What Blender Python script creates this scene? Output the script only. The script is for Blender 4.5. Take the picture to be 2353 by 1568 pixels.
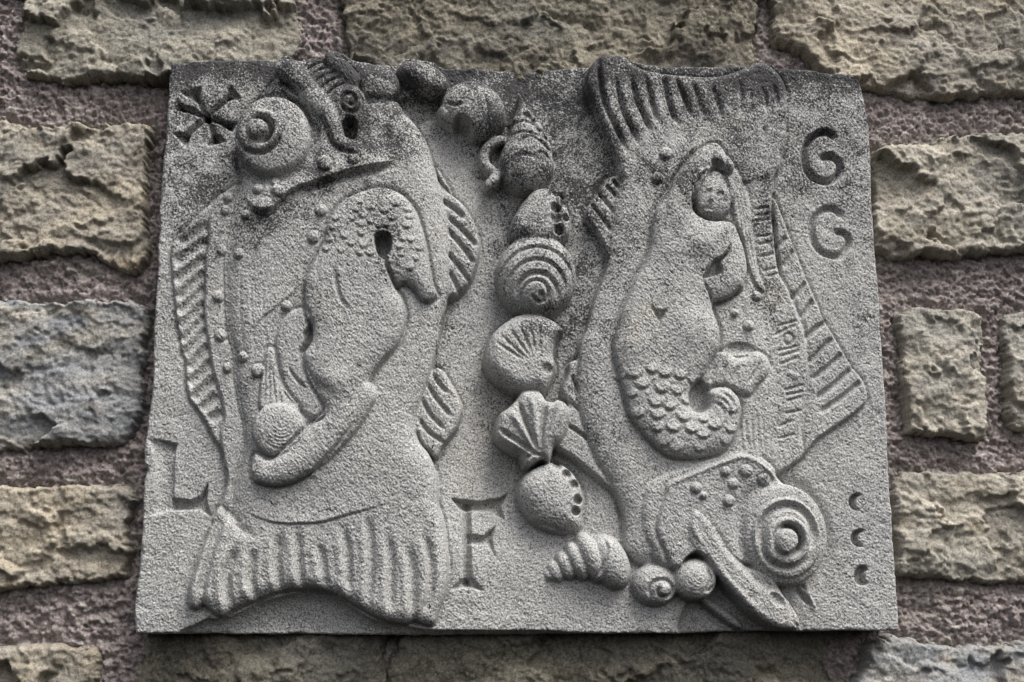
import bpy, math, time
import numpy as np
from mathutils import Matrix, Vector

T0 = time.time()
for o in list(bpy.data.objects):
    bpy.data.objects.remove(o)
scene = bpy.context.scene
COL = scene.collection

# ------------------------------------------------------------------ camera
PITCH, YAW, ROLL = 0.2209, -0.0567, 0.0025
CAM = np.array([-0.1074, -1.647, -0.3762])
FOC, IW, IH = 1.2, 2353.0, 1568.0          # focal length / picture width, reference drawing units


def rotm(p, y, r):
    cx, sx, cy, sy, cz, sz = np.cos(p), np.sin(p), np.cos(y), np.sin(y), np.cos(r), np.sin(r)
    Rr = np.array([[cz, 0, sz], [0, 1, 0], [-sz, 0, cz]])
    Rp = np.array([[1, 0, 0], [0, cx, -sx], [0, sx, cx]])
    Ry = np.array([[cy, -sy, 0], [sy, cy, 0], [0, 0, 1]])
    return Ry @ Rp @ Rr


RM = rotm(PITCH, YAW, ROLL)
cd = bpy.data.cameras.new('camera')
cam = bpy.data.objects.new('camera', cd)
COL.objects.link(cam)
cd.sensor_width = 36.0
cd.lens = FOC * 36.0
cd.clip_start, cd.clip_end = 0.05, 200.0
M = Matrix(((RM[0, 0], RM[0, 2], -RM[0, 1], CAM[0]),
            (RM[1, 0], RM[1, 2], -RM[1, 1], CAM[1]),
            (RM[2, 0], RM[2, 2], -RM[2, 1], CAM[2]),
            (0, 0, 0, 1)))
cam.matrix_world = M
scene.camera = cam

# ------------------------------------------------------------------ sky, sun, exposure
SUN_AZ = math.radians(42)      # to the right of straight out from the wall
SUN_EL = math.radians(60)
world = bpy.data.worlds.new('World')
scene.world = world
world.use_nodes = True
nt = world.node_tree
bg = nt.nodes['Background']
sky = nt.nodes.new('ShaderNodeTexSky')
sky.sky_type = 'NISHITA'
sky.sun_disc = False
sky.sun_elevation = SUN_EL
sdir = Vector((math.sin(SUN_AZ) * math.cos(SUN_EL), -math.cos(SUN_AZ) * math.cos(SUN_EL), math.sin(SUN_EL)))
sky.sun_rotation = math.atan2(sdir.x, sdir.y)
sky.air_density, sky.dust_density, sky.ozone_density = 1.0, 6.0, 1.0
hs = nt.nodes.new('ShaderNodeHueSaturation')
hs.inputs['Saturation'].default_value = 0.28
nt.links.new(sky.outputs[0], hs.inputs['Color'])
nt.links.new(hs.outputs[0], bg.inputs['Color'])
bg.inputs['Strength'].default_value = 0.09
sd = bpy.data.lights.new('sun', 'SUN')
sd.energy = 1.5
sd.angle = math.radians(34)
sd.color = (1.0, 0.97, 0.93)
sun = bpy.data.objects.new('sun', sd)
COL.objects.link(sun)
sun.rotation_euler = (-sdir).to_track_quat('-Z', 'Y').to_euler()
scene.view_settings.view_transform = 'Standard'
scene.view_settings.look = 'None'
scene.view_settings.gamma = 1.0
scene.view_settings.exposure = 1.22

# ------------------------------------------------------------------ measuring
S = 1.0 / 1680.0                            # one drawing unit on the panel, in metres


def project(P):
    d = (P - CAM) @ RM
    return IW / 2 + FOC * IW * d[..., 0] / d[..., 1], IH / 2 - FOC * IW * d[..., 2] / d[..., 1]


def on_plane(pts, y):
    pts = np.asarray(pts, float)
    dx = (pts[:, 0] - IW / 2) / (FOC * IW)
    dz = -(pts[:, 1] - IH / 2) / (FOC * IW)
    d = np.stack([dx, np.ones_like(dx), dz], 1) @ RM.T
    t = (y - CAM[1]) / d[:, 1]
    return CAM + d * t[:, None]


def crop(ox, oy, size, out):
    k = size * 0.5745 / out
    return lambda pts: [(ox * 0.5745 + x * k, oy * 0.5745 + y * k) for x, y in pts]


# ------------------------------------------------------------------ noise
def _grad(ix, iy, seed):
    h = (ix.astype(np.int64) * 374761393 + iy.astype(np.int64) * 668265263 + seed * 1274126177) & 0xFFFFFFFF
    h = ((h ^ (h >> 13)) * 1274126177) & 0xFFFFFFFF
    h = h ^ (h >> 16)
    a = (h & 0xFFFF) * (2 * math.pi / 65536)
    return np.cos(a), np.sin(a)


def perlin(x, y, seed=0):
    ix, iy = np.floor(x), np.floor(y)
    fx, fy = x - ix, y - iy
    u = fx * fx * fx * (fx * (fx * 6 - 15) + 10)
    v = fy * fy * fy * (fy * (fy * 6 - 15) + 10)
    out = []
    for dy in (0, 1):
        row = []
        for dx in (0, 1):
            gx, gy = _grad(ix + dx, iy + dy, seed)
            row.append(gx * (fx - dx) + gy * (fy - dy))
        out.append(row[0] + u * (row[1] - row[0]))
    return (out[0] + v * (out[1] - out[0])) * 1.45


def fbm(x, y, seed=0, octv=4, gain=0.5, ridge=False):
    a, s, f = 1.0, 0.0, 1.0
    for k in range(octv):
        n = perlin(x * f + 17.3 * k, y * f - 9.1 * k, seed + k * 7)
        if ridge:
            n = 1 - 2 * np.abs(n)
        s = s + a * n
        a *= gain
        f *= 2.03
    return s


def sstep(a, b, x):
    t = np.clip((x - a) / (b - a), 0, 1)
    return t * t * (3 - 2 * t)


# ------------------------------------------------------------------ curves and distances
def spline(pts, closed=False, step=6.0):
    P = np.asarray(pts, float)
    n = len(P)
    if n < 3:
        return P
    if closed:
        Q = np.vstack([P[-1], P, P[0], P[1]])
    else:
        Q = np.vstack([2 * P[0] - P[1], P, 2 * P[-1] - P[-2]])
    out = []
    for i in range(1, len(Q) - 2):
        a, b, c, d = Q[i - 1], Q[i], Q[i + 1], Q[i + 2]
        m = max(1, int(np.hypot(*(c - b)[:2]) / step))
        t = (np.arange(m) / m)[:, None]
        out.append(0.5 * ((2 * b) + (c - a) * t + (2 * a - 5 * b + 4 * c - d) * t ** 2 + (3 * b - a - 3 * c + d) * t ** 3))
    R = np.vstack(out)
    return R if closed else np.vstack([R, P[-1]])


def dist_poly(X, Y, pts, closed):
    """distance to a polyline, inside flag (closed), side sign and position along (open)"""
    P = np.asarray(pts, float)
    A = P if closed else P[:-1]
    B = np.roll(P, -1, 0) if closed else P[1:]
    best = np.full(X.shape, 1e18)
    side = np.zeros(X.shape)
    along = np.zeros(X.shape)
    inside = np.zeros(X.shape, bool)
    L = np.hypot(*(B - A).T[:2])
    cum = np.concatenate([[0], np.cumsum(L)])
    for k, (a, b) in enumerate(zip(A, B)):
        ex, ey = b[0] - a[0], b[1] - a[1]
        wx, wy = X - a[0], Y - a[1]
        t = np.clip((wx * ex + wy * ey) / (ex * ex + ey * ey + 1e-12), 0, 1)
        d = (wx - t * ex) ** 2 + (wy - t * ey) ** 2
        m = d < best
        best = np.where(m, d, best)
        if closed:
            if a[1] != b[1]:
                c = ((a[1] > Y) != (b[1] > Y)) & (X < (b[0] - a[0]) * (Y - a[1]) / (b[1] - a[1]) + a[0])
                inside ^= c
        else:
            side = np.where(m, ex * wy - ey * wx, side)
            along = np.where(m, (cum[k] + t * L[k]) / cum[-1], along)
    return np.sqrt(best), inside, np.sign(side), along


# ------------------------------------------------------------------ the panel's grid
NX, NY = 1110, 845
left_b = [(393, 145), (386, 215), (382, 300), (374, 380), (369, 450), (363, 560), (361, 640), (353, 760), (351, 880), (341, 960), (332, 1025), (331, 1060), (338, 1080), (331, 1110), (327, 1200), (317, 1320), (307, 1410), (312, 1456)]
right_b = [(1962, 172), (1978, 192), (1986, 220), (1997, 290), (2002, 380), (2005, 480), (2010, 550), (2018, 640), (2025, 740), (2030, 840), (2037, 940), (2042, 1040), (2046, 1120), (2052, 1220), (2060, 1320), (2066, 1420), (2063, 1449)]
top_b = [(393, 145), (450, 140), (520, 137), (600, 136), (635, 138), (650, 129), (665, 127), (680, 137), (742, 139), (750, 120), (765, 114), (800, 130), (830, 139), (905, 146), (918, 140), (940, 129), (990, 132), (1022, 146), (1100, 142), (1200, 145), (1300, 143), (1362, 145), (1378, 131), (1430, 127), (1466, 143), (1500, 149), (1560, 152), (1700, 151), (1738, 143), (1768, 146), (1792, 157), (1860, 160), (1890, 166), (1940, 168), (1962, 172)]
bot_b = [(312, 1456), (420, 1457), (560, 1457), (700, 1458), (830, 1459), (985, 1459), (1000, 1461), (1200, 1458), (1400, 1457), (1600, 1455), (1700, 1452), (1880, 1450), (2040, 1450), (2063, 1449)]


def border(pts, axis, n):
    P = spline(pts, step=3)
    p = on_plane(P, 0.0)[:, [0, 2]]
    k = P[:, axis]
    k = np.maximum.accumulate(k + np.arange(len(k)) * 1e-6)
    q = np.linspace(k[0], k[-1], n)
    return np.stack([np.interp(q, k, p[:, 0]), np.interp(q, k, p[:, 1])], 1)


Tb, Bb = border(top_b, 0, NX), border(bot_b, 0, NX)
Lb, Rb = border(left_b, 1, NY), border(right_b, 1, NY)
rng = np.random.default_rng(5)


def rough_line(n, amp, wl, seed):
    x = np.arange(n) / wl
    return amp * fbm(x, x * 0 + 3.7, seed, 4, 0.6)


Lb[:, 0] += rough_line(NY, 1.6 * S, 40, 1)
Rb[:, 0] += rough_line(NY, 1.6 * S, 40, 2)
Tb[:, 1] += rough_line(NX, 2.4 * S, 40, 3)
Bb[:, 1] += rough_line(NX, 1.6 * S, 50, 4)
Lb[0] = Tb[0]; Rb[0] = Tb[-1]; Lb[-1] = Bb[0]; Rb[-1] = Bb[-1]
s = np.linspace(0, 1, NX)[None, :, None]
t = np.linspace(0, 1, NY)[:, None, None]
G = (1 - t) * Tb[None] + t * Bb[None] + (1 - s) * Lb[:, None] + s * Rb[:, None] \
    - ((1 - s) * (1 - t) * Tb[0] + s * (1 - t) * Tb[-1] + (1 - s) * t * Bb[0] + s * t * Bb[-1])
GX, GZ = G[..., 0], G[..., 1]
U0, V0 = project(np.stack([GX, GX * 0, GZ], -1))
U1, V1 = project(np.stack([GX, GX * 0 - 50 * S, GZ], -1))
DU, DV = (U1 - U0) / 50, (V1 - V0) / 50     # how a raised point moves in the drawing, per unit of height
H = np.zeros((NY, NX))
ID = np.zeros((NY, NX), np.int16)
PARTS = ['slab']


def part(name):
    PARTS.append(name)
    return len(PARTS) - 1


def window(pts, pad, h=0):
    P = np.asarray(pts, float)
    x0, y0 = P[:, 0].min() - pad, P[:, 1].min() - pad
    x1, y1 = P[:, 0].max() + pad, P[:, 1].max() + pad
    k = 8
    u, v = U0[::k, ::k] + h * DU[::k, ::k], V0[::k, ::k] + h * DV[::k, ::k]
    m = (u > x0 - 14) & (u < x1 + 14) & (v > y0 - 14) & (v < y1 + 14)
    r = np.where(m.any(1))[0]
    c = np.where(m.any(0))[0]
    if len(r) == 0 or len(c) == 0:
        return None
    return slice(max(0, (r[0] - 1) * k), min(NY, (r[-1] + 2) * k)), slice(max(0, (c[0] - 1) * k), min(NX, (c[-1] + 2) * k))


def resize(a, shape, k):
    """bilinear from every k-th node back to all nodes"""
    yi = np.minimum(np.arange(shape[0]) / k, a.shape[0] - 1.000001)
    xi = np.minimum(np.arange(shape[1]) / k, a.shape[1] - 1.000001)
    y0, x0 = yi.astype(int), xi.astype(int)
    fy, fx = (yi - y0)[:, None], (xi - x0)[None]
    y1, x1 = np.minimum(y0 + 1, a.shape[0] - 1), np.minimum(x0 + 1, a.shape[1] - 1)
    t0 = a[y0] * (1 - fy) + a[y1] * fy
    return t0[:, x0] * (1 - fx) + t0[:, x1] * fx


def field(pts, closed, pad, h=0, curve=True, corners=False):
    """signed distance (positive inside / to one side) round a drawn line; h = height at which it was seen"""
    P = spline(pts, closed) if curve else np.asarray(pts, float)
    w = window(P, pad, h)
    if w is None:
        return None
    X, Y = U0[w] + h * DU[w], V0[w] + h * DV[w]
    if X.size * len(P) > 3e6:
        k = 3
        xs = X[::k, ::k]; ys = Y[::k, ::k]
        # make sure the last rows are covered
        d, ins, sd_, al = dist_poly(xs, ys, P, closed)
        if closed:
            d = np.where(ins, d, -d)
            return w, resize(d, X.shape, k), None, None, X, Y
        d = resize(d, X.shape, k)
        return w, d, np.sign(resize(sd_, X.shape, k)), resize(al, X.shape, k), X, Y
    d, ins, sd_, al = dist_poly(X, Y, P, closed)
    if closed:
        d = np.where(ins, d, -d)
    return w, d, sd_, al, X, Y


def rnd(d, r):
    return np.sqrt(np.clip(1 - (1 - np.clip(d / r, 0, 1)) ** 2, 0, 1))


def over(pts, base, h, r, pid, curve=True, h0=None, low=0.0, cut=5.0):
    """a raised shape standing to base+h, its rim rounded over r; kept where higher than what is there"""
    f = field(pts, True, 14, (base + h * 0.7) if h0 is None else h0, curve)
    if f is None:
        return
    w, d = f[0], f[1]
    z = base + low * h + (1 - low) * h * rnd(d, r)
    m = (d > 0) & (z > H[w])
    H[w] = np.where(m, z, H[w] - cut * np.exp(-((d + 3) / 4.5) ** 2) * ((d <= 0) & (H[w] < base + 0.75 * h)))
    ID[w] = np.where(m, pid, ID[w])


def add(pts, h, r, pid=None, curve=True, h0=30, low=0.0, soft=0.0, A=None, cut=4.0):
    """thickness added on the surface below"""
    f = field(pts, True, 14 + soft, h0, curve)
    if f is None:
        return
    w, d = f[0], f[1]
    z = h * (low * (d > 0) + (1 - low) * rnd(d, r)) if soft == 0 else h * sstep(-soft, r, d)
    B = H if A is None else A
    B[w] += z
    if soft == 0:
        B[w] -= cut * np.exp(-((d + 3) / 4.5) ** 2) * (d <= 0)
    if pid is not None:
        ID[w] = np.where(d > 0, pid, ID[w])


def groove(pts, wdt, depth, h0=30, taper=0.25, curve=True, vee=False, closed=False, A=None, pid=None):
    f = field(pts, closed, wdt + 4, h0, curve)
    if f is None:
        return
    w, d, sd_, al = f[:4]
    tt = np.clip(np.abs(d) / wdt, 0, 1)
    p = (1 - tt) if vee else (1 - tt * tt) ** 2
    if taper and not closed:
        p = p * np.clip(np.minimum(al, 1 - al) / taper + 0.15, 0, 1)
    B = H if A is None else A
    B[w] -= (depth if depth < 0 else depth * 1.3) * p
    if pid is not None:
        ID[w] = np.where(tt < 0.98, pid, ID[w])


def ridge(pts, wdt, h, **k):
    groove(pts, wdt, -h, **k)


def step(pts, h, fade, side=1, h0=30, taper=0.12, sharp=3.0):
    """the surface on one side of a drawn line stands up by h and runs out over fade"""
    f = field(pts, False, fade + 4, h0)
    if f is None:
        return
    w, d, sd_, al = f[:4]
    s_ = d * sd_ * side
    p = np.where(s_ > 0, np.clip(1 - s_ / fade, 0, 1) ** 1.3, 0) * sstep(0, sharp, s_)
    if taper:
        p = p * np.clip(np.minimum(al, 1 - al) / taper, 0, 1)
    H[w] += h * p


def bump(c, rx, h, ry=None, ang=0.0, h0=35, pid=None, flat=1.0, base=None, ring=0.0):
    """a domed boss; with base it is a solid standing at base, otherwise added on the surface"""
    ry = ry or rx
    R = max(rx, ry) + 4
    w = window([(c[0] - R, c[1] - R), (c[0] + R, c[1] + R)], 2, h0)
    if w is None:
        return
    X, Y = U0[w] + h0 * DU[w] - c[0], V0[w] + h0 * DV[w] - c[1]
    ca, sa = math.cos(math.radians(ang)), math.sin(math.radians(ang))
    a, b = (X * ca + Y * sa) / rx, (-X * sa + Y * ca) / ry
    q = a * a + b * b
    z = h * np.sqrt(np.clip(1 - q, 0, 1)) ** flat
    if base is None:
        H[w] += z
        m = q < 1
    else:
        m = (q < 1) & (base + z > H[w])
        H[w] = np.where(m, base + z, H[w])
    if ring:
        H[w] -= ring * np.exp(-((np.sqrt(q) - 1.08) / 0.13) ** 2)
    if pid is not None:
        ID[w] = np.where(m, pid, ID[w])
    return w, q, m


def swell(c, rx, h, ry=None, ang=0.0, h0=50):
    ry = ry or rx
    R = 2.2 * max(rx, ry)
    w = window([(c[0] - R, c[1] - R), (c[0] + R, c[1] + R)], 2, h0)
    X, Y = U0[w] + h0 * DU[w] - c[0], V0[w] + h0 * DV[w] - c[1]
    ca, sa = math.cos(math.radians(ang)), math.sin(math.radians(ang))
    H[w] += h * np.exp(-1.6 * (((X * ca + Y * sa) / rx) ** 2 + ((-X * sa + Y * ca) / ry) ** 2))


def limb(pts, base, pid=None, hs=1.0, h0=40, A=None):
    """tapering round limb through (x, y, r) points"""
    P = spline([(a, b, c) for a, b, c in pts], step=5)
    Rm = P[:, 2].max()
    w = window(P, Rm + 3, h0)
    if w is None:
        return
    X, Y = U0[w] + h0 * DU[w], V0[w] + h0 * DV[w]
    best = np.full(X.shape, -1e9)
    for a, b in zip(P[:-1], P[1:]):
        ex, ey = b[0] - a[0], b[1] - a[1]
        tt = np.clip(((X - a[0]) * ex + (Y - a[1]) * ey) / (ex * ex + ey * ey + 1e-9), 0, 1)
        r = a[2] + tt * (b[2] - a[2])
        d2 = (X - a[0] - tt * ex) ** 2 + (Y - a[1] - tt * ey) ** 2
        best = np.maximum(best, np.where(d2 < r * r, np.sqrt(np.clip(r * r - d2, 0, None)) * hs, -1e9))
    if A is not None:
        A[w] = np.maximum(A[w], np.where(best > 0, base + best, -1e9))
        return
    z = base + best
    m = (best > 0) & (z > H[w])
    H[w] = np.where(m, z, H[w])
    if pid is not None:
        ID[w] = np.where(m, pid, ID[w])


def carve(pts, depth, r, pid=None, curve=True, h0=0, to=None):
    f = field(pts, True, 4, h0, curve)
    if f is None:
        return
    w, d = f[0], f[1]
    p = rnd(d, r) * (d > 0)
    if to is None:
        H[w] -= depth * p
    else:
        H[w] = np.where(d > 0, H[w] + (np.minimum(H[w], to) - H[w]) * p, H[w])
    if pid is not None:
        ID[w] = np.where(d > 0, pid, ID[w])


# drawing sheets: places measured on enlarged parts of the photograph
A1 = crop(500, 200, 800, 2091); A2 = crop(1200, 200, 800, 2091); A3 = crop(600, 700, 800, 2091); A4 = crop(1200, 700, 800, 2091)
A5 = crop(600, 1250, 800, 2091); A6 = crop(1200, 1250, 800, 2091); A7 = crop(500, 1800, 800, 1568); A8 = crop(1200, 1800, 800, 1568)
B1 = crop(2200, 200, 800, 2091); B2 = crop(2900, 200, 800, 2091); B3 = crop(2200, 700, 800, 2091); B4 = crop(2800, 700, 800, 2091)
B5 = crop(2200, 1250, 800, 2091); B6 = crop(2800, 1250, 800, 2091); B7 = crop(2000, 1800, 800, 896); B8 = crop(2800, 1800, 800, 896)
C1 = crop(1700, 300, 800, 896); C2 = crop(1800, 1000, 800, 896); C3 = crop(1900, 1450, 600, 896)

# ================================================================== the slab's own ground
cx, cy = U0, V0
mid = np.exp(-((cx - 1190) / 190) ** 2) * (1 - sstep(1050, 1330, cy))
H -= 46 * mid
H -= 14 * np.exp(-((cx - 1000) / 75) ** 2 - ((cy - 290) / 130) ** 2)
H += 3.0 * fbm(cx / 160, cy / 160, 11, 3)
under_tail = [(470, 1475), (470, 1425), (520, 1420), (600, 1385), (690, 1362), (760, 1368), (860, 1425), (950, 1442), (1000, 1448), (1100, 1449), (1300, 1452), (1300, 1480)]
carve(under_tail, 30, 38)
carve([(1580, 1478), (1570, 1400), (1620, 1370), (1690, 1400), (1760, 1440), (1790, 1478)], 34, 30)

# carved letters and marks ------------------------------------------------
star = part('carved_star')
ctr = (474, 268)
for tip, wedge in [((446, 212), [(414, 213), (462, 199), (460, 232), (446, 232)]), ((524, 223), [(529, 194), (553, 226), (526, 229), (516, 224)]),
                   ((416, 246), [(401, 252), (408, 232), (428, 249), (424, 256)]), ((424, 314), [(397, 306), (429, 342), (438, 310), (430, 304)]),
                   ((492, 318), [(474, 336), (521, 325), (497, 306), (488, 310)]), ((524, 287), [(544, 279), (531, 303), (510, 288), (512, 280)])]:
    groove([ctr, tip], 8.0, 17, h0=0, taper=0, vee=True, pid=star, curve=False)
    carve(wedge, 19, 9, pid=star, curve=False)
L_ = part('carved_letter')
carve([(340, 1008), (372, 1012), (407, 1022), (402, 1060), (400, 1150), (394, 1172), (372, 1184), (340, 1186), (352, 1150), (358, 1090), (352, 1040)], 13, 40, pid=L_, curve=False)
step([(401, 1024), (400, 1080), (398, 1150)], 5, 30, side=-1, h0=0)
carve([(360, 1009), (407, 1021), (402, 1048), (380, 1030)], 8, 9, pid=L_, curve=False)
carve([(396, 1146), (440, 1151), (458, 1142), (478, 1108), (474, 1150), (485, 1188), (458, 1172), (393, 1174)], 24, 10, pid=L_, curve=False)
F_ = part('carved_letter')
carve([(1036, 1144), (1100, 1151), (1150, 1142), (1172, 1128), (1152, 1162), (1160, 1194), (1132, 1176), (1090, 1173), (1058, 1172)], 26, 12, pid=F_, curve=False)
groove([(1073, 1165), (1071, 1250), (1073, 1342)], 12, 18, h0=0, taper=0, vee=True, pid=F_)
carve([(1062, 1330), (1086, 1330), (1114, 1360), (1078, 1350), (1036, 1355)], 18, 9, pid=F_, curve=False)
carve([(1074, 1226), (1112, 1232), (1140, 1206), (1130, 1238), (1140, 1287), (1122, 1252), (1074, 1252)], 20, 10, pid=F_, curve=False)
step([(1080, 1175), (1080, 1250), (1082, 1335)], 5, 40, side=-1, h0=0)
n6 = part('carved_numeral')
groove([(1921, 320), (1910, 308), (1895, 303), (1875, 310), (1857, 328), (1848, 352), (1851, 378), (1860, 399), (1878, 413), (1903, 418), (1921, 408), (1931, 386), (1924, 368), (1906, 359), (1884, 364)], 10.5, 20, h0=0, taper=0.05, pid=n6)
n6b = part('carved_numeral')
groove([(1936, 500), (1919, 482), (1896, 481), (1876, 496), (1865, 524), (1869, 551), (1884, 575), (1906, 587), (1930, 588), (1945, 570), (1950, 551), (1939, 537), (1915, 531)], 10.5, 13, h0=0, taper=0.05, pid=n6b)
for (x, y, rx, ry, full) in [(1971, 1154, 21, 21, 0), (1978, 1237, 23, 22, 0), (1981, 1323, 18, 25, 1)]:
    d_ = part('carved_dot')
    w = window([(x - rx, y - ry), (x + rx, y + ry)], 4)
    X, Y = (U0[w] - x) / rx, (V0[w] - y) / ry
    q1 = np.hypot(X, Y)
    q2 = np.hypot(X - 0.62, Y - 0.10) / 0.80 if not full else np.hypot(X - 0.75, Y - 0.05) / 0.48
    p_ = sstep(0, 0.22, 1 - q1) * sstep(0, 0.35, q2 - 1)
    H[w] -= 22 * p_
    ID[w] = np.where(q1 < 1, d_, ID[w])

# ================================================================== LEFT FISH
LF = part('fish'); LFfin = part('dorsal_fin'); LFstrip = part('spotted_band'); LFtail = part('tail_fin')
LFs1 = part('side_fin'); LFs2 = part('side_fin'); LFeye = part('eye'); LFpup = part('pupil'); LFlip = part('lip'); LFjaw = part('gill_cover')
finL = [(515, 446), (480, 470), (440, 508), (405, 545), (391, 575), (395, 640), (400, 690), (404, 730), (411, 771), (417, 812), (425, 824), (425, 854), (428, 894), (439, 925), (455, 944), (472, 971), (490, 1006), (512, 1043), (516, 1075), (560, 1060), (560, 900), (540, 700), (530, 560)]
over(finL, 0, 13, 9, LFfin)
def fin_rays(edge_in, edge_out, w, d, h0=18, **k):
    for a, b in zip(edge_in, edge_out):
        groove([a, ((a[0] + b[0]) / 2 + 1.5, (a[1] + b[1]) / 2 - 1.5), b], w, d, h0=h0, taper=0.12, **k)
ins = [(478, 512), (475, 548), (472, 588), (470, 622), (469, 655), (469, 690), (469, 722), (472, 752), (478, 790), (484, 828), (490, 866), (498, 905), (508, 945)]
outs = [(412, 560), (398, 604), (398, 646), (403, 686), (406, 718), (409, 752), (413, 784), (419, 816), (430, 848), (431, 884), (442, 918), (460, 942), (480, 965)]
fin_rays(ins, outs, 17, 9)
strip = [(508, 444), (490, 470), (480, 501), (477, 545), (472, 589), (470, 622), (469, 677), (467, 710), (470, 740), (477, 784), (486, 841), (497, 881), (508, 920), (514, 960), (505, 1000), (515, 1060), (522, 1100), (510, 1150), (489, 1200), (600, 1200), (600, 700), (570, 440)]
over(strip, 0, 19, 8, LFstrip)
tail = [(900, 1110), (985, 1130), (1014, 1180), (1026, 1250), (1031, 1300), (1026, 1355), (1010, 1402), (1000, 1432), (985, 1440), (968, 1434), (950, 1428), (935, 1436), (900, 1432), (862, 1419), (822, 1396), (790, 1378), (755, 1362), (720, 1355), (680, 1356), (640, 1362), (600, 1377), (560, 1392), (530, 1406), (516, 1417), (497, 1417), (480, 1403), (463, 1391), (450, 1401), (434, 1398), (427, 1380), (430, 1345), (445, 1300), (463, 1255), (485, 1205), (500, 1165), (540, 1190), (600, 1210)]
over(tail, -12, 48, 34, LFtail, low=0.3, h0=24)
body = [(843, 230), (880, 228), (913, 231), (931, 256), (961, 289), (977, 313), (988, 344), (1002, 390), (1015, 440), (1026, 500), (1031, 570), (1032, 640), (1027, 690), (1021, 718), (1014, 758), (997, 828), (986, 863), (966, 916), (954, 965), (960, 1005), (985, 1040), (998, 1070), (1006, 1120), (1000, 1200), (940, 1290), (744, 1310), (600, 1290), (540, 1220), (535, 1150), (545, 1090), (560, 1030), (558, 982), (552, 949), (543, 905), (536, 867), (534, 813), (521, 762), (517, 720), (515, 666), (514, 600), (521, 556), (532, 497), (543, 446), (552, 413), (541, 360), (545, 300), (565, 255), (600, 210), (640, 160), (652, 132), (672, 132), (690, 150), (740, 145), (800, 150), (840, 190)]
over(body, -30, 66, 60, LF, low=0.55, h0=28)
arc = [(519, 1160), (540, 1168), (560, 1176), (604, 1196), (650, 1205), (697, 1205), (744, 1201), (792, 1187), (850, 1171), (894, 1158), (950, 1140), (1010, 1120)]
f = field(arc + [(1060, 1120), (1060, 1460), (400, 1460), (400, 1160)], True, 4, 30, curve=False)
ID[f[0]] = np.where((f[1] > 0) & (ID[f[0]] == LF), LFtail, ID[f[0]])
# long soft dome of the back, running into the tail
f = field([(790, 260), (790, 700), (770, 1000), (740, 1180)], False, 330, 30)
w, d = f[0], f[1]
H[w] += np.where((ID[w] == LF) | (ID[w] == LFtail), 12 * np.clip(1 - (d / 260) ** 2, 0, 1) * (1 - sstep(1040, 1230, V0[w])), 0)
for g, wd, dp in [(A7([(800, 440), (720, 640), (650, 880), (600, 1080), (592, 1235)]), 12, 10), (A7([(880, 770), (820, 900), (795, 1000), (815, 1250)]), 13, 10), (A7([(1010, 780), (985, 1000), (1025, 1185)]), 13, 9), (A7([(1215, 660), (1190, 880), (1215, 1110)]), 13, 9), (A7([(1355, 640), (1365, 900), (1390, 1095)]), 12, 7),
          (A8([(150, 740), (175, 860), (195, 1090)]), 12, 7), (A8([(350, 620), (375, 900), (385, 1140)]), 12, 7), (A8([(535, 520), (555, 900), (525, 1240)]), 12, 7), (A8([(690, 660), (712, 900), (705, 1270)]), 12, 7), (A8([(850, 750), (880, 1000), (885, 1330)]), 12, 7), (A8([(980, 660), (1025, 900), (1012, 1150), (925, 1340)]), 11, 8)]:
    groove(g, wd * 1.35, dp * 1.15, h0=28, taper=0.2)
    ridge([(x - 15, y + 4) for x, y in g], 18, dp * 0.6, h0=28, taper=0.2)
step(arc[2:-2], 5, 60, side=-1, h0=34, taper=0.25)
groove(arc[2:-2], 3.5, 3, h0=34, taper=0.3)
# flank fins
over([(1000, 425), (1035, 446), (1063, 468), (1085, 500), (1099, 536), (1103, 573), (1090, 628), (1071, 661), (1050, 682), (1026, 690), (1000, 690), (990, 560)], -44, 52, 12, LFs1, low=0.5)
fin_rays([(1016, 462), (1030, 500), (1030, 530), (1028, 582), (1032, 625)], [(1066, 500), (1096, 566), (1090, 606), (1079, 648), (1056, 676)], 8, 11, h0=5)
over(A6([(1390, 600), (1480, 590), (1560, 700), (1630, 820), (1695, 990), (1650, 1190), (1560, 1320), (1490, 1400), (1400, 1520), (1150, 1200), (1200, 900)]), -14, 26, 10, LFs2, low=0.4)
for g in [[(1390, 650), (1460, 760), (1540, 840)], [(1330, 750), (1420, 900), (1580, 1090)], [(1275, 920), (1370, 1080), (1510, 1220)], [(1245, 1110), (1340, 1250), (1510, 1370)], [(1210, 1240), (1270, 1380), (1390, 1490)]]:
    groove(A6(g), 7, 9, h0=8, taper=0.15)
over([(1000, 378), (1012, 395), (1030, 425), (1036, 440), (1020, 436), (1004, 410)], -40, 52, 7, LFs1)
# seam lines on the flank
for dx, dp in ((36, 1.6), (62, 1.4), (90, 1.3)):
    groove([(521 + dx, 560 + dx), (515 + dx, 680), (522 + dx, 780), (530 + dx, 860)], 5, dp, h0=34, taper=0.4)
step([(701, 650), (660, 690), (598, 740), (575, 790)], 5, 40, side=1, h0=36, taper=0.3)
# gill cover
gill = [(556, 452), (566, 462), (575, 474), (589, 489), (609, 493), (633, 484), (653, 462), (686, 440), (755, 418), (812, 400), (860, 390), (908, 377)]
step(gill, 18, 120, side=-1, h0=38, taper=0.1, sharp=5)
f = field(gill, False, 40, 38)
w, d, sd_, al = f[:4]
ID[w] = np.where((d * sd_ < 0) & (d < 60) & (ID[w] == LF) & (al > 0.02) & (al < 0.98), LFjaw, ID[w])
groove([(x, y + 7) for x, y in gill[7:]], 12, 7, h0=34, taper=0.25)
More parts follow.
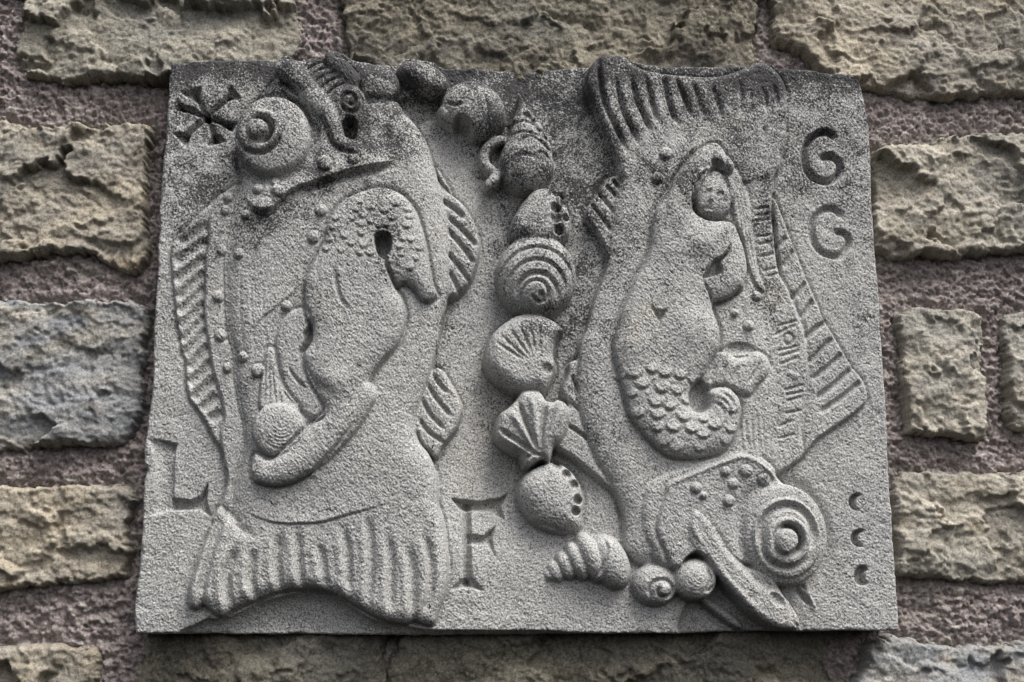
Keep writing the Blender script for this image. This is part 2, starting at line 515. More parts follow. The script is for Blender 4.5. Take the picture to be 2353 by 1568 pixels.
# eye
eye_c = (627, 315)
bump(eye_c, 88, 30, 90, ang=20, h0=48, base=46, pid=LFeye, flat=0.38)
bump(eye_c, 90, 0, 92, h0=45, ring=12)
swell((640, 300), 60, 8, 60, h0=60)
bump((595, 301), 49, 10, 49, h0=72, pid=LFeye, flat=0.35)
groove([(597 + 27 * math.cos(a), 298 + 27 * math.sin(a)) for a in np.linspace(-2.0, 1.6, 16)], 10, 20, h0=78, taper=0.2)
groove([(595 + 27 * math.cos(a), 299 + 27 * math.sin(a)) for a in np.linspace(0, 2 * math.pi, 20)[:-1]], 9, 6, h0=78, closed=True)
bump((590, 296), 23, 13, h0=80, pid=LFpup, flat=0.8)
groove([(595 + 53 * math.cos(a), 301 + 53 * math.sin(a)) for a in np.linspace(0.2, 3.3, 14)], 7, 8, h0=68)
# lips and mouth
limb([(648, 152, 20), (668, 160, 26), (696, 190, 24), (730, 230, 24), (757, 266, 20), (772, 300, 20), (795, 332, 21), (822, 347, 13), (832, 352, 5)], 46, LFlip, hs=0.8, h0=56)
limb([(800, 330, 20), (818, 305, 16), (832, 285, 22), (850, 262, 26)], 40, LFlip, hs=0.55, h0=50)
groove(A1([(1640, 430), (1700, 480), (1800, 530), (1880, 620), (1930, 730), (1955, 840)]), 8, 12, h0=45)
groove([(738, 262), (752, 300), (766, 335), (795, 353), (825, 362)], 8, 9, h0=40)
groove([(640, 200), (652, 190), (665, 200), (700, 225)], 12, 14, h0=36)
carve([(785, 285), (792, 319), (812, 324), (819, 318), (822, 282), (805, 262)], 60, 9, curve=False, h0=40, to=-6)
carve([(905, 236), (925, 222), (1000, 215), (1010, 240), (960, 280), (935, 256)], 20, 16, h0=0)

# shells in the left mouth and down the middle ----------------------------
sh = part('shell')           # ribbed shell behind the lip
limb([(722, 150, 26), (745, 178, 36), (765, 205, 30)], 14, sh, hs=0.7, h0=34)
for k in range(5):
    x, y = 716 + k * 13, 150 + k * 14
    groove([(x - 22, y + 20), (x, y), (x + 32, y - 14)], 4.5, 6, h0=36)
sh = part('shell')           # long smooth piece
limb([(757, 130, 17), (780, 150, 23), (812, 185, 22)], 30, sh, hs=0.8, h0=44)
groove([(762, 118), (776, 128), (800, 130)], 5, 6, h0=48)
sh = part('shell')           # round piece
bump((866, 186), 52, 34, 45, ang=10, h0=44, base=18, pid=sh, flat=0.8)
groove([(826, 190), (833, 215), (862, 224), (900, 222)], 6, 7, h0=40)
sh = part('shell')           # little snail
bump((803, 228), 36, 20, 36, h0=54, base=36, pid=sh, flat=0.6)
groove([(803 + r_ * math.cos(a), 229 + r_ * math.sin(a)) for a, r_ in zip(np.linspace(-0.5, 8.5, 26), np.linspace(30, 7, 26))], 6, 9, h0=58, taper=0.05)
sh = part('shell')           # dark oval
bump((972, 172), 64, 44, 34, ang=22, h0=25, base=-6, pid=sh, flat=0.8)
groove([(930, 168), (950, 190), (985, 202), (1018, 205)], 7, 8, h0=28)
sh = part('shell')           # bitten round shell
bump((1088, 240), 78, 66, 66, ang=20, h0=30, base=-24, pid=sh, flat=0.8)
bump((1034, 258), 34, 44, 24, ang=35, h0=20, base=-24, pid=sh, flat=0.8)
carve([(1040, 288), (1052, 268), (1076, 276), (1086, 300), (1078, 325), (1050, 318)], 70, 14, h0=20, to=-34)
groove([(1027, 236), (1046, 244), (1062, 243)], 5, 8, h0=24)
groove([(1058, 196), (1085, 188), (1125, 192), (1150, 215)], 6, 6, h0=34)
groove([(1105, 195), (1120, 240), (1118, 290)], 6, 3, h0=45)
sh = part('shell')           # conch with a loop
limb([(1198, 210, 7), (1200, 235, 12), (1206, 265, 26), (1212, 300, 42), (1214, 340, 58)], -18, sh, hs=0.8, h0=25)
bump((1212, 362), 65, 58, 68, h0=30, base=-22, pid=sh, flat=0.8)
for rx_, yy in ((16, 250), (28, 270), (44, 298)):
    groove([(1206 - rx_ * 1.0, yy + 10), (1204, yy), (1206 + rx_ * 1.2, yy + 14)], 5, 4.5, h0=30)
for (x, y, r_) in ((1218, 247, 9), (1230, 262, 10), (1244, 282, 12), (1272, 326, 12), (1262, 300, 11), (1180, 262, 9)):
    bump((x, y), r_, 13, h0=28, pid=sh)
groove([(1190, 322), (1222, 306), (1258, 330), (1268, 352)], 6, 7, h0=38)
groove([(1235, 352), (1250, 345), (1268, 362)], 5, 6, h0=40)
ringp = [(1166, 320, 11), (1145, 318, 13), (1124, 330, 13), (1112, 352, 13), (1118, 376, 13), (1138, 392, 12)]
limb(ringp, -20, sh, hs=1.2, h0=0)
limb([(1145, 396, 12), (1135, 410, 15), (1126, 420, 14)], -16, sh, hs=1.5, h0=5)
groove([(1160, 375), (1200, 352), (1250, 365)], 8, 4, h0=40)
# pierced clams
def holes(pts, r, base):
    for x, y in pts:
        bump((x, y), r, -26, h0=base, flat=0.5)
sh = part('shell')
over([(1178, 540), (1176, 505), (1190, 475), (1208, 450), (1230, 430), (1262, 426), (1290, 445), (1308, 475), (1314, 510), (1300, 545), (1240, 570)], -30, 62, 46, sh, low=0.25, h0=18)
groove([(1262, 432), (1283, 465), (1290, 505), (1288, 540)], 5, 8, h0=26)
holes([(1272, 442), (1277, 478), (1277, 501), (1284, 526)], 12, 22)
holes([(1294, 436), (1296, 466), (1300, 500)], 8, 16)
sh = part('shell')           # big banded snail
bump((1235, 624), 93, 74, 98, h0=35, base=-24, pid=sh, flat=0.75)
for r_, wd, dp in ((86, 7, 8), (66, 7, 8), (46, 8, 10)):
    cyy = 672 - (86 - 46) * 0 - (r_ - 46) * 0.55
    groove([(1234 + r_ * math.cos(a), cyy + r_ * 0.98 * math.sin(a)) for a in np.linspace(math.pi * 0.95, math.pi * 2.05, 18)], wd, dp, h0=44, taper=0.2)
bump((1236, 674), 44, 12, 42, h0=50, pid=sh)
groove([(1236 + r_ * math.cos(a), 674 + r_ * math.sin(a)) for a, r_ in zip(np.linspace(2.5, 9.2, 24), np.linspace(40, 10, 24))], 6, 8, h0=52, taper=0.05)
bump((1244, 676), 8, -10, h0=55)
sh = part('shell')           # grooved scallop
J = [(1113, 816), (1131, 764), (1172, 728), (1208, 717), (1255, 723), (1298, 754), (1281, 785), (1275, 816), (1280, 839), (1262, 890), (1239, 899), (1188, 899), (1142, 871), (1119, 843)]
over(J, -30, 66, 34, sh, low=0.35, h0=25)
for e in ((1140, 785), (1152, 770), (1170, 752), (1192, 742), (1216, 738), (1240, 742)):
    groove([(1240 + (e[0] - 1240) * .35, 850 + (e[1] - 850) * .35), ((1240 + e[0]) / 2, (850 + e[1]) / 2 + 1), e], 5, 4.5, h0=38, taper=0.3)
bump((1258, 848), 13, -12, h0=30)
carve([(1283, 768), (1330, 760), (1320, 830), (1282, 836), (1272, 812)], 40, 10, h0=10, to=-26)
sh = part('shell')           # fan scallop
K_ = C3([(245, 215), (280, 170), (340, 160), (385, 165), (412, 190), (430, 220), (470, 226), (490, 214), (545, 235), (574, 300), (556, 400), (520, 470), (478, 500), (465, 550), (445, 600), (400, 580), (320, 625), (290, 605), (275, 550), (220, 530), (140, 470), (117, 415), (130, 340), (150, 295), (200, 262)])
over(K_, -26, 66, 26, sh, low=0.4, h0=25)
kc = C3([(385, 560)])[0]
for e, dp in (((258, 235), 12), ((185, 330), 0), ((150, 400), 11), ((425, 235), 12), ((480, 240), 7)):
    e_ = C3([e])[0]
    if dp:
        groove([kc, ((kc[0] + e_[0]) / 2 - 1, (kc[1] + e_[1]) / 2), e_], 9, dp, h0=36, taper=0.15)
for e, dp in (((210, 290), 9), ((335, 190), 8), ((530, 260), 6), ((130, 440), 5)):
    e_ = C3([e])[0]
    ridge([kc, ((kc[0] + e_[0]) / 2, (kc[1] + e_[1]) / 2), e_], 12, dp, h0=36, taper=0.2)
groove(C3([(300, 580), (370, 545), (440, 575)]), 6, 6, h0=34)
sh = part('shell')
over([(1212, 1085), (1240, 1068), (1275, 1060), (1308, 1075), (1332, 1105), (1343, 1140), (1342, 1180), (1337, 1212), (1310, 1226), (1270, 1222), (1230, 1205), (1203, 1172), (1191, 1135), (1196, 1105)], -24, 66, 62, sh, low=0.25, h0=20)
holes([(1281, 1070), (1302, 1091), (1320, 1115), (1327, 1150), (1322, 1176)], 10.5, 16)
groove([(1222, 1200), (1270, 1212), (1300, 1224)], 6, 6, h0=15)
sh = part('shell')           # spired snail
for cxy, rx, ry, hh in (((1404, 1292), 43, 67, 56), ((1360, 1282), 29, 62, 56), ((1328, 1290), 23, 48, 46), ((1302, 1300), 20, 36, 36), ((1279, 1313), 18, 27, 28), ((1264, 1322), 11, 15, 20)):
    bump(cxy, rx, hh, ry, ang=-24, h0=22, base=-8, pid=sh, flat=0.7)
groove([(1385, 1235), (1395, 1262), (1385, 1300), (1368, 1330)], 5, 8, h0=32)
sh = part('shell')
bump((1508, 1343), 56, 52, 52, h0=25, base=-8, pid=sh, flat=0.75)
groove([(1524 + r_ * math.cos(a), 1357 + r_ * 0.9 * math.sin(a)) for a, r_ in zip(np.linspace(2.8, 10.5, 30), np.linspace(34, 8, 30))], 6, 8, h0=38, taper=0.05)
bump((1526, 1357), 14, 8, h0=42)
sh = part('shell')

# ================================================================== RIGHT FISH
RF = part('fish'); RFtail = part('tail_fin'); RFs = part('side_fin'); RFs2 = part('side_fin'); RFfin = part('dorsal_fin'); RFsp = part('ribbed_band'); RFhead = part('gill_cover'); RFcheek = part('head_plate'); RFeye = part('eye'); RFpup = part('pupil'); RFlip = part('lip')
rtail = [(1350, 166), (1362, 140), (1383, 126), (1431, 126), (1457, 146), (1484, 158), (1528, 167), (1594, 173), (1638, 174), (1671, 169), (1717, 152), (1739, 143), (1763, 146), (1789, 166), (1806, 194), (1811, 220), (1809, 269), (1809, 313), (1798, 368), (1787, 395), (1750, 420), (1600, 440), (1440, 420), (1418, 368), (1400, 330), (1385, 286), (1367, 242), (1350, 203)]
over(rtail, -20, 46, 16, RFtail, low=0.5, h0=18)
for g, wd, dp in [([(505, 90), (520, 300), (570, 560), (680, 800), (795, 1060)], 8, 13), ([(690, 330), (760, 640), (850, 820), (915, 980)], 8, 12), ([(850, 300), (900, 520), (980, 700), (1045, 860)], 8, 12), ([(1000, 300), (1070, 600), (1120, 760)], 8, 9), ([(1170, 240), (1240, 560), (1315, 770)], 8, 11), ([(1320, 300), (1400, 520), (1460, 680)], 7, 9), ([(1500, 360), (1560, 570), (1600, 700)], 7, 6), ([(1690, 380), (1760, 600), (1790, 740)], 8, 6)]:
    g = B1(g)
    groove(g, wd, dp, h0=20, taper=0.2)
    ridge([(x + 15, y) for x, y in g], 14, 4, h0=20, taper=0.25)
for g in ([(390, 380), (420, 480), (440, 650)], [(510, 360), (545, 500), (565, 600)], [(270, 400), (275, 550), (270, 700)], [(150, 300), (170, 500), (160, 700)], [(400, 800), (420, 860), (390, 920)]):
    groove(B2(g), 7, 5, h0=26, taper=0.3)
over([(1431, 404), (1405, 404), (1389, 415), (1370, 446), (1348, 479), (1346, 500), (1363, 525), (1383, 556), (1398, 596), (1440, 600), (1460, 430)], -28, 40, 8, RFs, low=0.5, h0=5)
for g in [[(650, 50), (790, 210)], [(575, 100), (770, 310)], [(505, 195), (725, 450)], [(425, 295), (640, 580)]]:
    g = B3(g)
    groove([g[0], ((g[0][0] + g[1][0]) / 2 + 1, (g[0][1] + g[1][1]) / 2), g[1]], 6, 10, h0=10, taper=0.1)
over([(1312, 830), (1304, 860), (1290, 895), (1304, 930), (1296, 975), (1272, 1012), (1278, 1028), (1310, 1048), (1350, 1080), (1390, 1115), (1420, 1145), (1432, 1190), (1460, 1200), (1460, 1000), (1380, 830)], -28, 38, 8, RFs2, low=0.5, h0=0)
for g in [[(1314, 862), (1322, 885), (1332, 906)], [(1298, 915), (1316, 930), (1338, 946)], [(1304, 978), (1328, 993), (1354, 1012)]]:
    groove(g, 7, 11, h0=5, taper=0.15)
rfin = B4([(760, 300), (850, 400), (960, 700), (1030, 870), (1110, 1080), (1200, 1280), (1260, 1420)]) + B6([(1270, 30), (1450, 330), (1600, 580), (1700, 700), (1752, 860), (1742, 935), (1600, 1070), (1350, 1240), (1200, 1350), (1050, 1540), (900, 1560), (800, 1300), (900, 700), (900, 200)])
over(rfin, 0, 15, 7, RFfin, h0=10, low=0.3)
for g in [[(1315, 100), (1210, 170), (1100, 270)], [(1385, 265), (1260, 400), (1130, 530)], [(1490, 425), (1340, 570), (1170, 700)], [(1595, 580), (1420, 740), (1210, 905)], [(1685, 720), (1500, 880), (1250, 1045)]]:
    groove(B6(g), 9, 9, h0=14, taper=0.12)
for g in [[(905, 640), (850, 710), (790, 780)], [(985, 780), (930, 870), (865, 960)], [(1105, 1120), (1040, 1210), (950, 1300)], [(1180, 1300), (1120, 1400), (1050, 1500)]]:
    groove(B4(g), 8, 8, h0=14, taper=0.12)
band = [(1690, 330), (1790, 330), (1782, 400), (1776, 446), (1777, 512), (1791, 622), (1818, 681), (1840, 740), (1852, 784), (1858, 850), (1856, 894), (1847, 938), (1841, 993), (1835, 1060), (1700, 1080), (1700, 700), (1715, 500)]
over(band, 0, 21, 8, RFsp, h0=18, low=0.3)
rbody = [(1440, 372), (1484, 333), (1517, 308), (1550, 293), (1583, 290), (1627, 300), (1660, 317), (1698, 335), (1718, 375), (1724, 420), (1730, 470), (1732, 520), (1737, 567), (1745, 617), (1761, 661), (1768, 740), (1785, 821), (1796, 861), (1799, 905), (1796, 949), (1787, 993), (1776, 1060), (1750, 1110), (1600, 1160), (1520, 1300), (1500, 1300), (1467, 1296), (1440, 1265), (1436, 1239), (1436, 1203), (1426, 1157), (1395, 1090), (1376, 1063), (1363, 1035), (1352, 1004), (1337, 953), (1330, 916), (1330, 850), (1333, 790), (1350, 748), (1363, 699), (1380, 650), (1394, 618), (1402, 560), (1412, 490), (1420, 430), (1430, 395)]
over(rbody, -28, 58, 55, RF, low=0.55, h0=24)
rung = [B6([(a, b), ((a + c) / 2, (b + d) / 2 + 4), (c, d)]) for a, b, c, d in [(800, 140, 1020, 80), (760, 240, 1010, 120), (800, 400, 1040, 340), (820, 460, 1050, 390), (830, 540, 1040, 460), (870, 810, 1090, 750), (890, 860, 1090, 820), (900, 920, 1070, 880), (880, 1050, 1080, 1020), (820, 1190, 980, 1120), (830, 1310, 1000, 1270)]]
rung += [B4([(a, b), ((a + c) / 2, (b + d) / 2 + 4), (c, d)]) for a, b, c, d in [(570, 350, 730, 330), (570, 420, 735, 400), (575, 480, 735, 455), (580, 640, 740, 620), (600, 720, 760, 690), (620, 850, 790, 815), (650, 1000, 820, 960), (690, 1060, 830, 1020)]]
for g in rung:
    groove(g, 3.6, 5, h0=24, taper=0.15)
groove([(1813 + 11 * math.cos(a), 778 + 13 * math.sin(a)) for a in np.linspace(0, 2 * math.pi, 14)[:-1]], 4, 5, h0=24, closed=True)
bump((1828, 864), 9, 5, h0=24); bump((1815, 858), 6, 4, h0=24)
for k in range(5):
    groove([(1700 + k * 13, 945), (1703 + k * 13, 1000), (1708 + k * 13, 1040)], 4, 2.2, h0=30, taper=0.3)

# head of the right fish
over([(1477, 1137), (1482, 1114), (1508, 1094), (1560, 1074), (1640, 1046), (1700, 1034), (1735, 1042), (1772, 1066), (1806, 1108), (1860, 1140), (1890, 1190), (1895, 1250), (1860, 1330), (1800, 1345), (1640, 1330), (1545, 1310), (1508, 1287), (1496, 1262), (1478, 1229), (1472, 1180)], -14, 54, 22, RFhead, low=0.6, h0=34)
cheek = [(1534, 1113), (1560, 1098), (1609, 1078), (1660, 1056), (1696, 1046), (1727, 1049), (1763, 1072), (1800, 1110), (1830, 1150), (1840, 1220), (1800, 1300), (1720, 1295), (1640, 1275), (1600, 1290), (1570, 1300), (1545, 1302), (1529, 1265), (1511, 1224), (1513, 1188), (1530, 1135)]
add(cheek, 9, 11, RFcheek, h0=44)
ridge([(1540, 1112), (1609, 1082), (1696, 1050), (1727, 1053), (1763, 1076), (1800, 1114)], 9, 5, h0=50, taper=0.1)
carve([(1560, 1310), (1590, 1270), (1620, 1290), (1680, 1370), (1730, 1430), (1700, 1440), (1620, 1390)], 60, 20, h0=10, to=-22)
rlip = [(1585, 1172), (1576, 1208), (1590, 1240), (1609, 1262), (1640, 1308), (1665, 1342), (1700, 1382), (1732, 1414), (1778, 1443), (1815, 1450), (1838, 1444), (1840, 1425), (1824, 1395), (1808, 1368), (1785, 1332), (1745, 1308), (1711, 1296), (1680, 1262), (1650, 1218), (1622, 1182), (1600, 1168)]
over(rlip, -6, 62, 17, RFlip, low=0.55, h0=44)
ridge([(1590, 1195), (1600, 1240), (1640, 1300), (1690, 1360), (1745, 1412)], 16, 7, h0=56, taper=0.15)
groove([(1640, 1215), (1680, 1275), (1730, 1325), (1770, 1360)], 12, 4, h0=56, taper=0.2)
groove(B8([(330, 575), (365, 620), (400, 690), (412, 760)]), 6, 8, h0=50, taper=0.25)
bump(B8([(345, 672)])[0], 22, -13, 12, ang=40, h0=50)
groove(B8([(410, 770), (440, 790), (470, 770)]), 5, 5, h0=40)
# eye: stacked rings
ec = (1806, 1228)
bump(ec, 97, 20, 118, ang=-12, h0=50, base=38, pid=RFeye, flat=0.3)
bump((ec[0], ec[1]), 99, 0, 120, ang=-12, h0=45, ring=10)
bump((1808, 1236), 78, 12, 92, ang=-8, h0=60, pid=RFeye, flat=0.3)
groove([(1810 + 60 * math.cos(a), 1226 + 64 * math.sin(a)) for a in np.linspace(2.6, 6.9, 22)], 15, 14, h0=66, taper=0.2)
bump((1809, 1243), 52, 12, 54, h0=70, pid=RFeye, flat=0.35)
groove([(1812 + 31 * math.cos(a), 1240 + 33 * math.sin(a)) for a in np.linspace(-2.2, 1.4, 18)], 11, 22, h0=78, taper=0.2)
groove([(1810 + 31 * math.cos(a), 1243 + 34 * math.sin(a)) for a in np.linspace(0, 2 * math.pi, 22)[:-1]], 9, 6, h0=76, closed=True)
bump((1806, 1246), 27, 13, 31, h0=80, pid=RFpup, flat=0.8)
groove([(1809 + 60 * math.cos(a), 1243 + 64 * math.sin(a)) for a in np.linspace(0.5, 3.4, 18)], 7, 7, h0=66)
carve(B8([(400, 625), (440, 605), (478, 600), (490, 640), (520, 715), (470, 680)]), 16, 10, h0=10, curve=False)
ridge(B8([(462, 605), (490, 650), (522, 718)]), 7, 12, h0=15, taper=0.2)
limb([(1618, 1378, 9), (1650, 1400, 12), (1690, 1430, 11), (1704, 1440, 7)], -22, RFlip, hs=1.6, h0=0)
# round shell in the mouth
bump((1598, 1332), 50, 46, 50, h0=30, base=14, pid=sh, flat=0.8)
groove([(1620, 1300), (1630, 1330), (1622, 1358), (1640, 1345)], 7, 8, h0=40)

# barnacle knobs ----------------------------------------------------------
for x, y, r in [(593, 435, 12), (633, 421, 10), (640, 444, 15), (563, 492, 11), (514, 477, 11), (521, 448, 10), (505, 569, 11), (547, 582, 11), (497, 677, 12), (659, 705, 11), (738, 486, 13), (721, 547, 13), (503, 766, 13), (519, 841, 11), (556, 819, 11), (593, 852, 14), (748, 381, 17), (814, 372, 13), (610, 478, 18)]:
    bump((x, y), r * 1.12, 10, r * rng.uniform(0.9, 1.2), h0=40, ang=rng.uniform(0, 90), ring=3, flat=0.8)
for x, y, r in [(1532, 350, 15), (1512, 407, 14), (1743, 677, 13), (1690, 718, 10), (1723, 747, 13), (1712, 1083, 15), (1683, 1113, 13), (1673, 1152, 14), (1755, 1103, 15), (1665, 1085, 12), (1598, 1122, 13), (1614, 1140, 9)]:
    bump((x, y), r, 10, r * 0.92, h0=40, ring=3, flat=0.8)

# ================================================================== LEFT MERMAID (head down)
LM = part('mermaid'); LMh = part('hair'); LMt = part('fish_tail')
hairp = [(598, 940), (597, 900), (602, 860), (610, 815), (618, 800), (632, 806), (640, 850), (652, 890), (672, 918), (690, 945), (640, 960)]
add(hairp, 9, 8, LMh, h0=42)
for k in range(4):
    groove([(612 + k * 7, 820 + k * 12), (610 + k * 9, 870), (608 + k * 13, 930)], 3.6, 3, h0=46)
armp = [(636, 770), (650, 735), (672, 715), (700, 712), (712, 745), (700, 790), (690, 815), (705, 850), (735, 915), (750, 950), (720, 965), (690, 938), (668, 918), (652, 893), (642, 850), (635, 810)]
add(armp, 9, 14, LM, h0=44)
groove([(664, 846), (682, 874), (703, 895)], 5, 7, h0=44)
mbody = [(700, 648), (711, 622), (733, 578), (746, 552), (752, 515), (774, 477), (800, 455), (840, 438), (875, 432), (910, 440), (940, 462), (960, 495), (978, 560), (988, 620), (996, 655), (1004, 676), (990, 690), (972, 690), (955, 666), (938, 653), (925, 652), (910, 662), (925, 690), (932, 730), (915, 788), (880, 828), (852, 867), (834, 927), (819, 964), (781, 1010), (733, 1063), (700, 1090), (656, 1112), (610, 1113), (583, 1104), (576, 1075), (584, 1042), (624, 1052), (668, 1015), (705, 978), (746, 948), (735, 915), (715, 880), (700, 840), (698, 815), (716, 785), (718, 752), (706, 730), (701, 690)]
add(mbody, 27, 50, LM, h0=52, low=0.25, cut=8)
groove([(878, 570), (886, 605), (898, 635), (912, 664)], 7, 16, h0=54, taper=0.02)
mtail = [(774, 477), (800, 455), (840, 438), (875, 432), (910, 440), (940, 462), (960, 495), (978, 560), (988, 620), (996, 655), (1004, 676), (990, 690), (972, 690), (955, 666), (938, 653), (925, 652), (912, 662), (895, 625), (905, 590), (905, 560), (888, 546), (868, 548), (850, 530), (820, 540), (790, 560), (750, 560)]
f = field(mtail, True, 4, 52)
ID[f[0]] = np.where((f[1] > 0) & (ID[f[0]] == LM), LMt, ID[f[0]])
f = field([(760, 500), (790, 480), (880, 560), (860, 640), (735, 600)], True, 4, 50)
ID[f[0]] = np.where((f[1] > 0) & (ID[f[0]] == LM), LMt, ID[f[0]])
carve([(862, 560), (866, 548), (882, 543), (898, 550), (900, 575), (892, 592), (880, 600), (868, 590)], 34, 7, h0=40, to=22)
groove([(770, 622), (774, 655), (784, 690), (803, 716)], 8, 6, h0=55)
swell((741, 893), 24, -9, 14, ang=45)
swell((775, 880), 40, 8, 30)
groove([(745, 947), (745, 960), (720, 975), (690, 1000), (630, 1052)], 4, 6, h0=48, taper=0.1)
carve([(715, 750), (718, 782), (698, 808), (686, 810), (700, 785), (697, 765)], 14, 6, h0=50)
# scales
rs = np.random.default_rng(8)
def scales(poly, n, r, h, h0, seed, down=0.0):
    rs = np.random.default_rng(seed)
    P = np.asarray(poly, float)
    k = 0; tries = 0; got = []
    while k < n and tries < 6000:
        tries += 1
        x = rs.uniform(P[:, 0].min(), P[:, 0].max()); y = rs.uniform(P[:, 1].min(), P[:, 1].max())
        _, ins_, _, _ = dist_poly(np.array([x]), np.array([y]), P, True)
        if ins_[0] and all((x - a) ** 2 + (y - b) ** 2 > (1.55 * r) ** 2 for a, b in got):
            got.append((x, y)); k += 1
    for x, y in got:
        rr = r * rs.uniform(0.8, 1.15)
        w_ = window([(x - 2 * rr, y - 2 * rr), (x + 2 * rr, y + 2 * rr)], 2, h0)
        X, Y = (U0[w_] + h0 * DU[w_] - x) / rr, (V0[w_] + h0 * DV[w_] - y) / rr
        q = np.sqrt(X * X + Y * Y)
        # a half-round tile: raised at its lower lip
        H[w_] += h * np.where(q < 1, np.clip(0.35 + Y * 0.75, 0, 1) * (1 - sstep(0.72, 1.0, q)), 0)
        H[w_] -= h * 0.45 * np.exp(-((q - 1.12) / 0.16) ** 2) * np.clip(Y, 0, 1)
scales([(770, 500), (800, 470), (850, 450), (900, 452), (945, 480), (965, 540), (970, 600), (930, 620), (900, 540), (850, 540), (860, 590), (820, 600), (770, 590), (745, 580)], 34, 11.5, 4.5, 58, 3)
# head
bump((640, 988), 62, 26, 62, h0=60, base=50, pid=LMh, flat=0.6)
for k in range(7):
    r_ = 14 + k * 7
    groove([(648 + r_ * math.cos(a), 970 + r_ * 1.1 * math.sin(a)) for a in np.linspace(0.3, 2.6, 12)], 3.0, 2.6, h0=66, taper=0.3)
# arm under the head
limb([(830, 905, 34), (790, 965, 37), (725, 1030, 38), (660, 1072, 36), (615, 1086, 29), (594, 1076, 20)], 50, LM, hs=0.66, h0=66)
groove([(745, 950), (738, 962), (705, 980), (668, 1017), (624, 1053), (600, 1052)], 5, 9, h0=60, taper=0.08)
groove([(595, 1108), (640, 1120), (700, 1098), (760, 1046), (815, 975)], 5, 6, h0=40, taper=0.2)
bump((720, 1088), 13, 4, h0=38); bump((632, 1148), 12, 3, h0=36)

# ================================================================== RIGHT MERMAID
RMm = part('mermaid'); RMh = part('hair'); RMt = part('fish_tail')
hair_band = [(1672, 356), (1690, 378), (1706, 410), (1722, 440), (1730, 501), (1737, 567), (1746, 620), (1762, 664), (1742, 655), (1728, 625), (1716, 585), (1706, 540), (1690, 505), (1680, 460), (1668, 400)]
add(hair_band, 8, 9, RMh, h0=38)
for dx in (0, 9, 17):
    groove([(1690 + dx * .8, 420 - dx), (1702 + dx, 500), (1712 + dx, 570), (1728 + dx, 630)], 3.5, 2.6, h0=42)
mb = [(1642, 323), (1657, 327), (1677, 357), (1690, 380), (1678, 395), (1660, 385), (1640, 382), (1618, 400), (1602, 425), (1592, 460), (1600, 486), (1627, 499), (1671, 505), (1690, 522), (1704, 551), (1711, 580), (1716, 612), (1713, 655), (1702, 664), (1670, 684), (1642, 694), (1640, 705), (1646, 725), (1655, 751), (1656, 795), (1646, 815), (1627, 848), (1611, 870), (1595, 885), (1586, 905), (1590, 935), (1604, 946), (1622, 944), (1632, 930), (1630, 900), (1640, 890), (1660, 886), (1686, 894), (1703, 918), (1706, 945), (1700, 980), (1692, 1002), (1677, 1024), (1649, 1041), (1605, 1051), (1554, 1050), (1528, 1039), (1495, 1010), (1466, 977), (1449, 947), (1438, 905), (1427, 867), (1416, 824), (1411, 791), (1418, 762), (1431, 714), (1444, 681), (1462, 639), (1482, 605), (1496, 567), (1499, 534), (1501, 512), (1512, 475), (1530, 446), (1545, 420), (1556, 399), (1576, 372), (1594, 352), (1620, 333)]
add(mb, 29, 50, RMm, h0=50, low=0.16, cut=8)
f = field([(1400, 810), (1450, 850), (1560, 872), (1640, 850), (1720, 880), (1720, 1060), (1400, 1060)], True, 4, 55)
ID[f[0]] = np.where((f[1] > 0) & (ID[f[0]] == RMm), RMt, ID[f[0]])
tf = B6([(20, 690), (110, 540), (200, 410), (300, 425), (400, 475), (500, 462), (600, 400), (700, 440), (745, 530), (720, 640), (610, 750), (530, 860), (400, 830), (200, 760), (100, 800)])
add(tf, 11, 20, RMt, h0=42, cut=5)
bump((1700, 800), 36, -10, 14, h0=34)
for g in [[(1650, 835), (1640, 860), (1632, 880)], [(1672, 835), (1664, 858), (1656, 878)], [(1700, 840), (1690, 860), (1680, 880)], [(1752, 826), (1740, 850), (1720, 880)]]:
    groove(g, 6, 5, h0=45)
# armpit, forearm, belly
carve([(1677, 563), (1660, 589), (1637, 602), (1627, 622), (1612, 642), (1638, 636), (1656, 628), (1655, 606), (1674, 584)], 26, 6, h0=46, to=30)
limb([(1642, 336, 13), (1616, 366, 25), (1584, 416, 29), (1562, 470, 32), (1560, 530, 30)], 46, RMm, hs=0.52, h0=58)
groove([(1626, 388), (1604, 416), (1594, 446), (1592, 476)], 6, 10, h0=56, taper=0.15)
bump((1650, 376), 18, -16, 8, ang=20, h0=50)
groove([(1674, 503), (1694, 522), (1709, 552), (1716, 590), (1721, 630)], 6, 9, h0=44, taper=0.15)
limb([(1672, 530, 26), (1692, 580, 24), (1694, 625, 26), (1668, 655, 27), (1640, 668, 22)], 38, RMm, hs=0.55, h0=54)
groove([(1614, 645), (1630, 675), (1641, 706)], 4, 7, h0=52)
groove([(1642, 696), (1672, 686), (1706, 662)], 6, 7, h0=42)
swell((1610, 562), 42, 11, 36); swell((1545, 570), 40, 5, 36)
groove([(1497, 703), (1510, 724), (1517, 738)], 6, 7, h0=58)
groove([(1537, 708), (1524, 722), (1516, 740), (1510, 762)], 6, 7, h0=58)
groove([(1506, 770), (1500, 800)], 10, 3, h0=58, curve=False)
bump((1517, 724), 12, -7, h0=58)
swell((1585, 760), 55, 9, 65); swell((1470, 800), 40, 5, 60)
carve([(1601, 872), (1611, 870), (1620, 880), (1628, 900), (1629, 930), (1618, 944), (1600, 942), (1588, 922), (1588, 895)], 60, 7, h0=42, to=8)
scales([(1425, 850), (1500, 840), (1600, 862), (1580, 900), (1590, 950), (1640, 950), (1690, 910), (1700, 960), (1670, 1015), (1600, 1035), (1530, 1020), (1475, 970), (1440, 900)], 28, 18, 6.0, 58, 12)
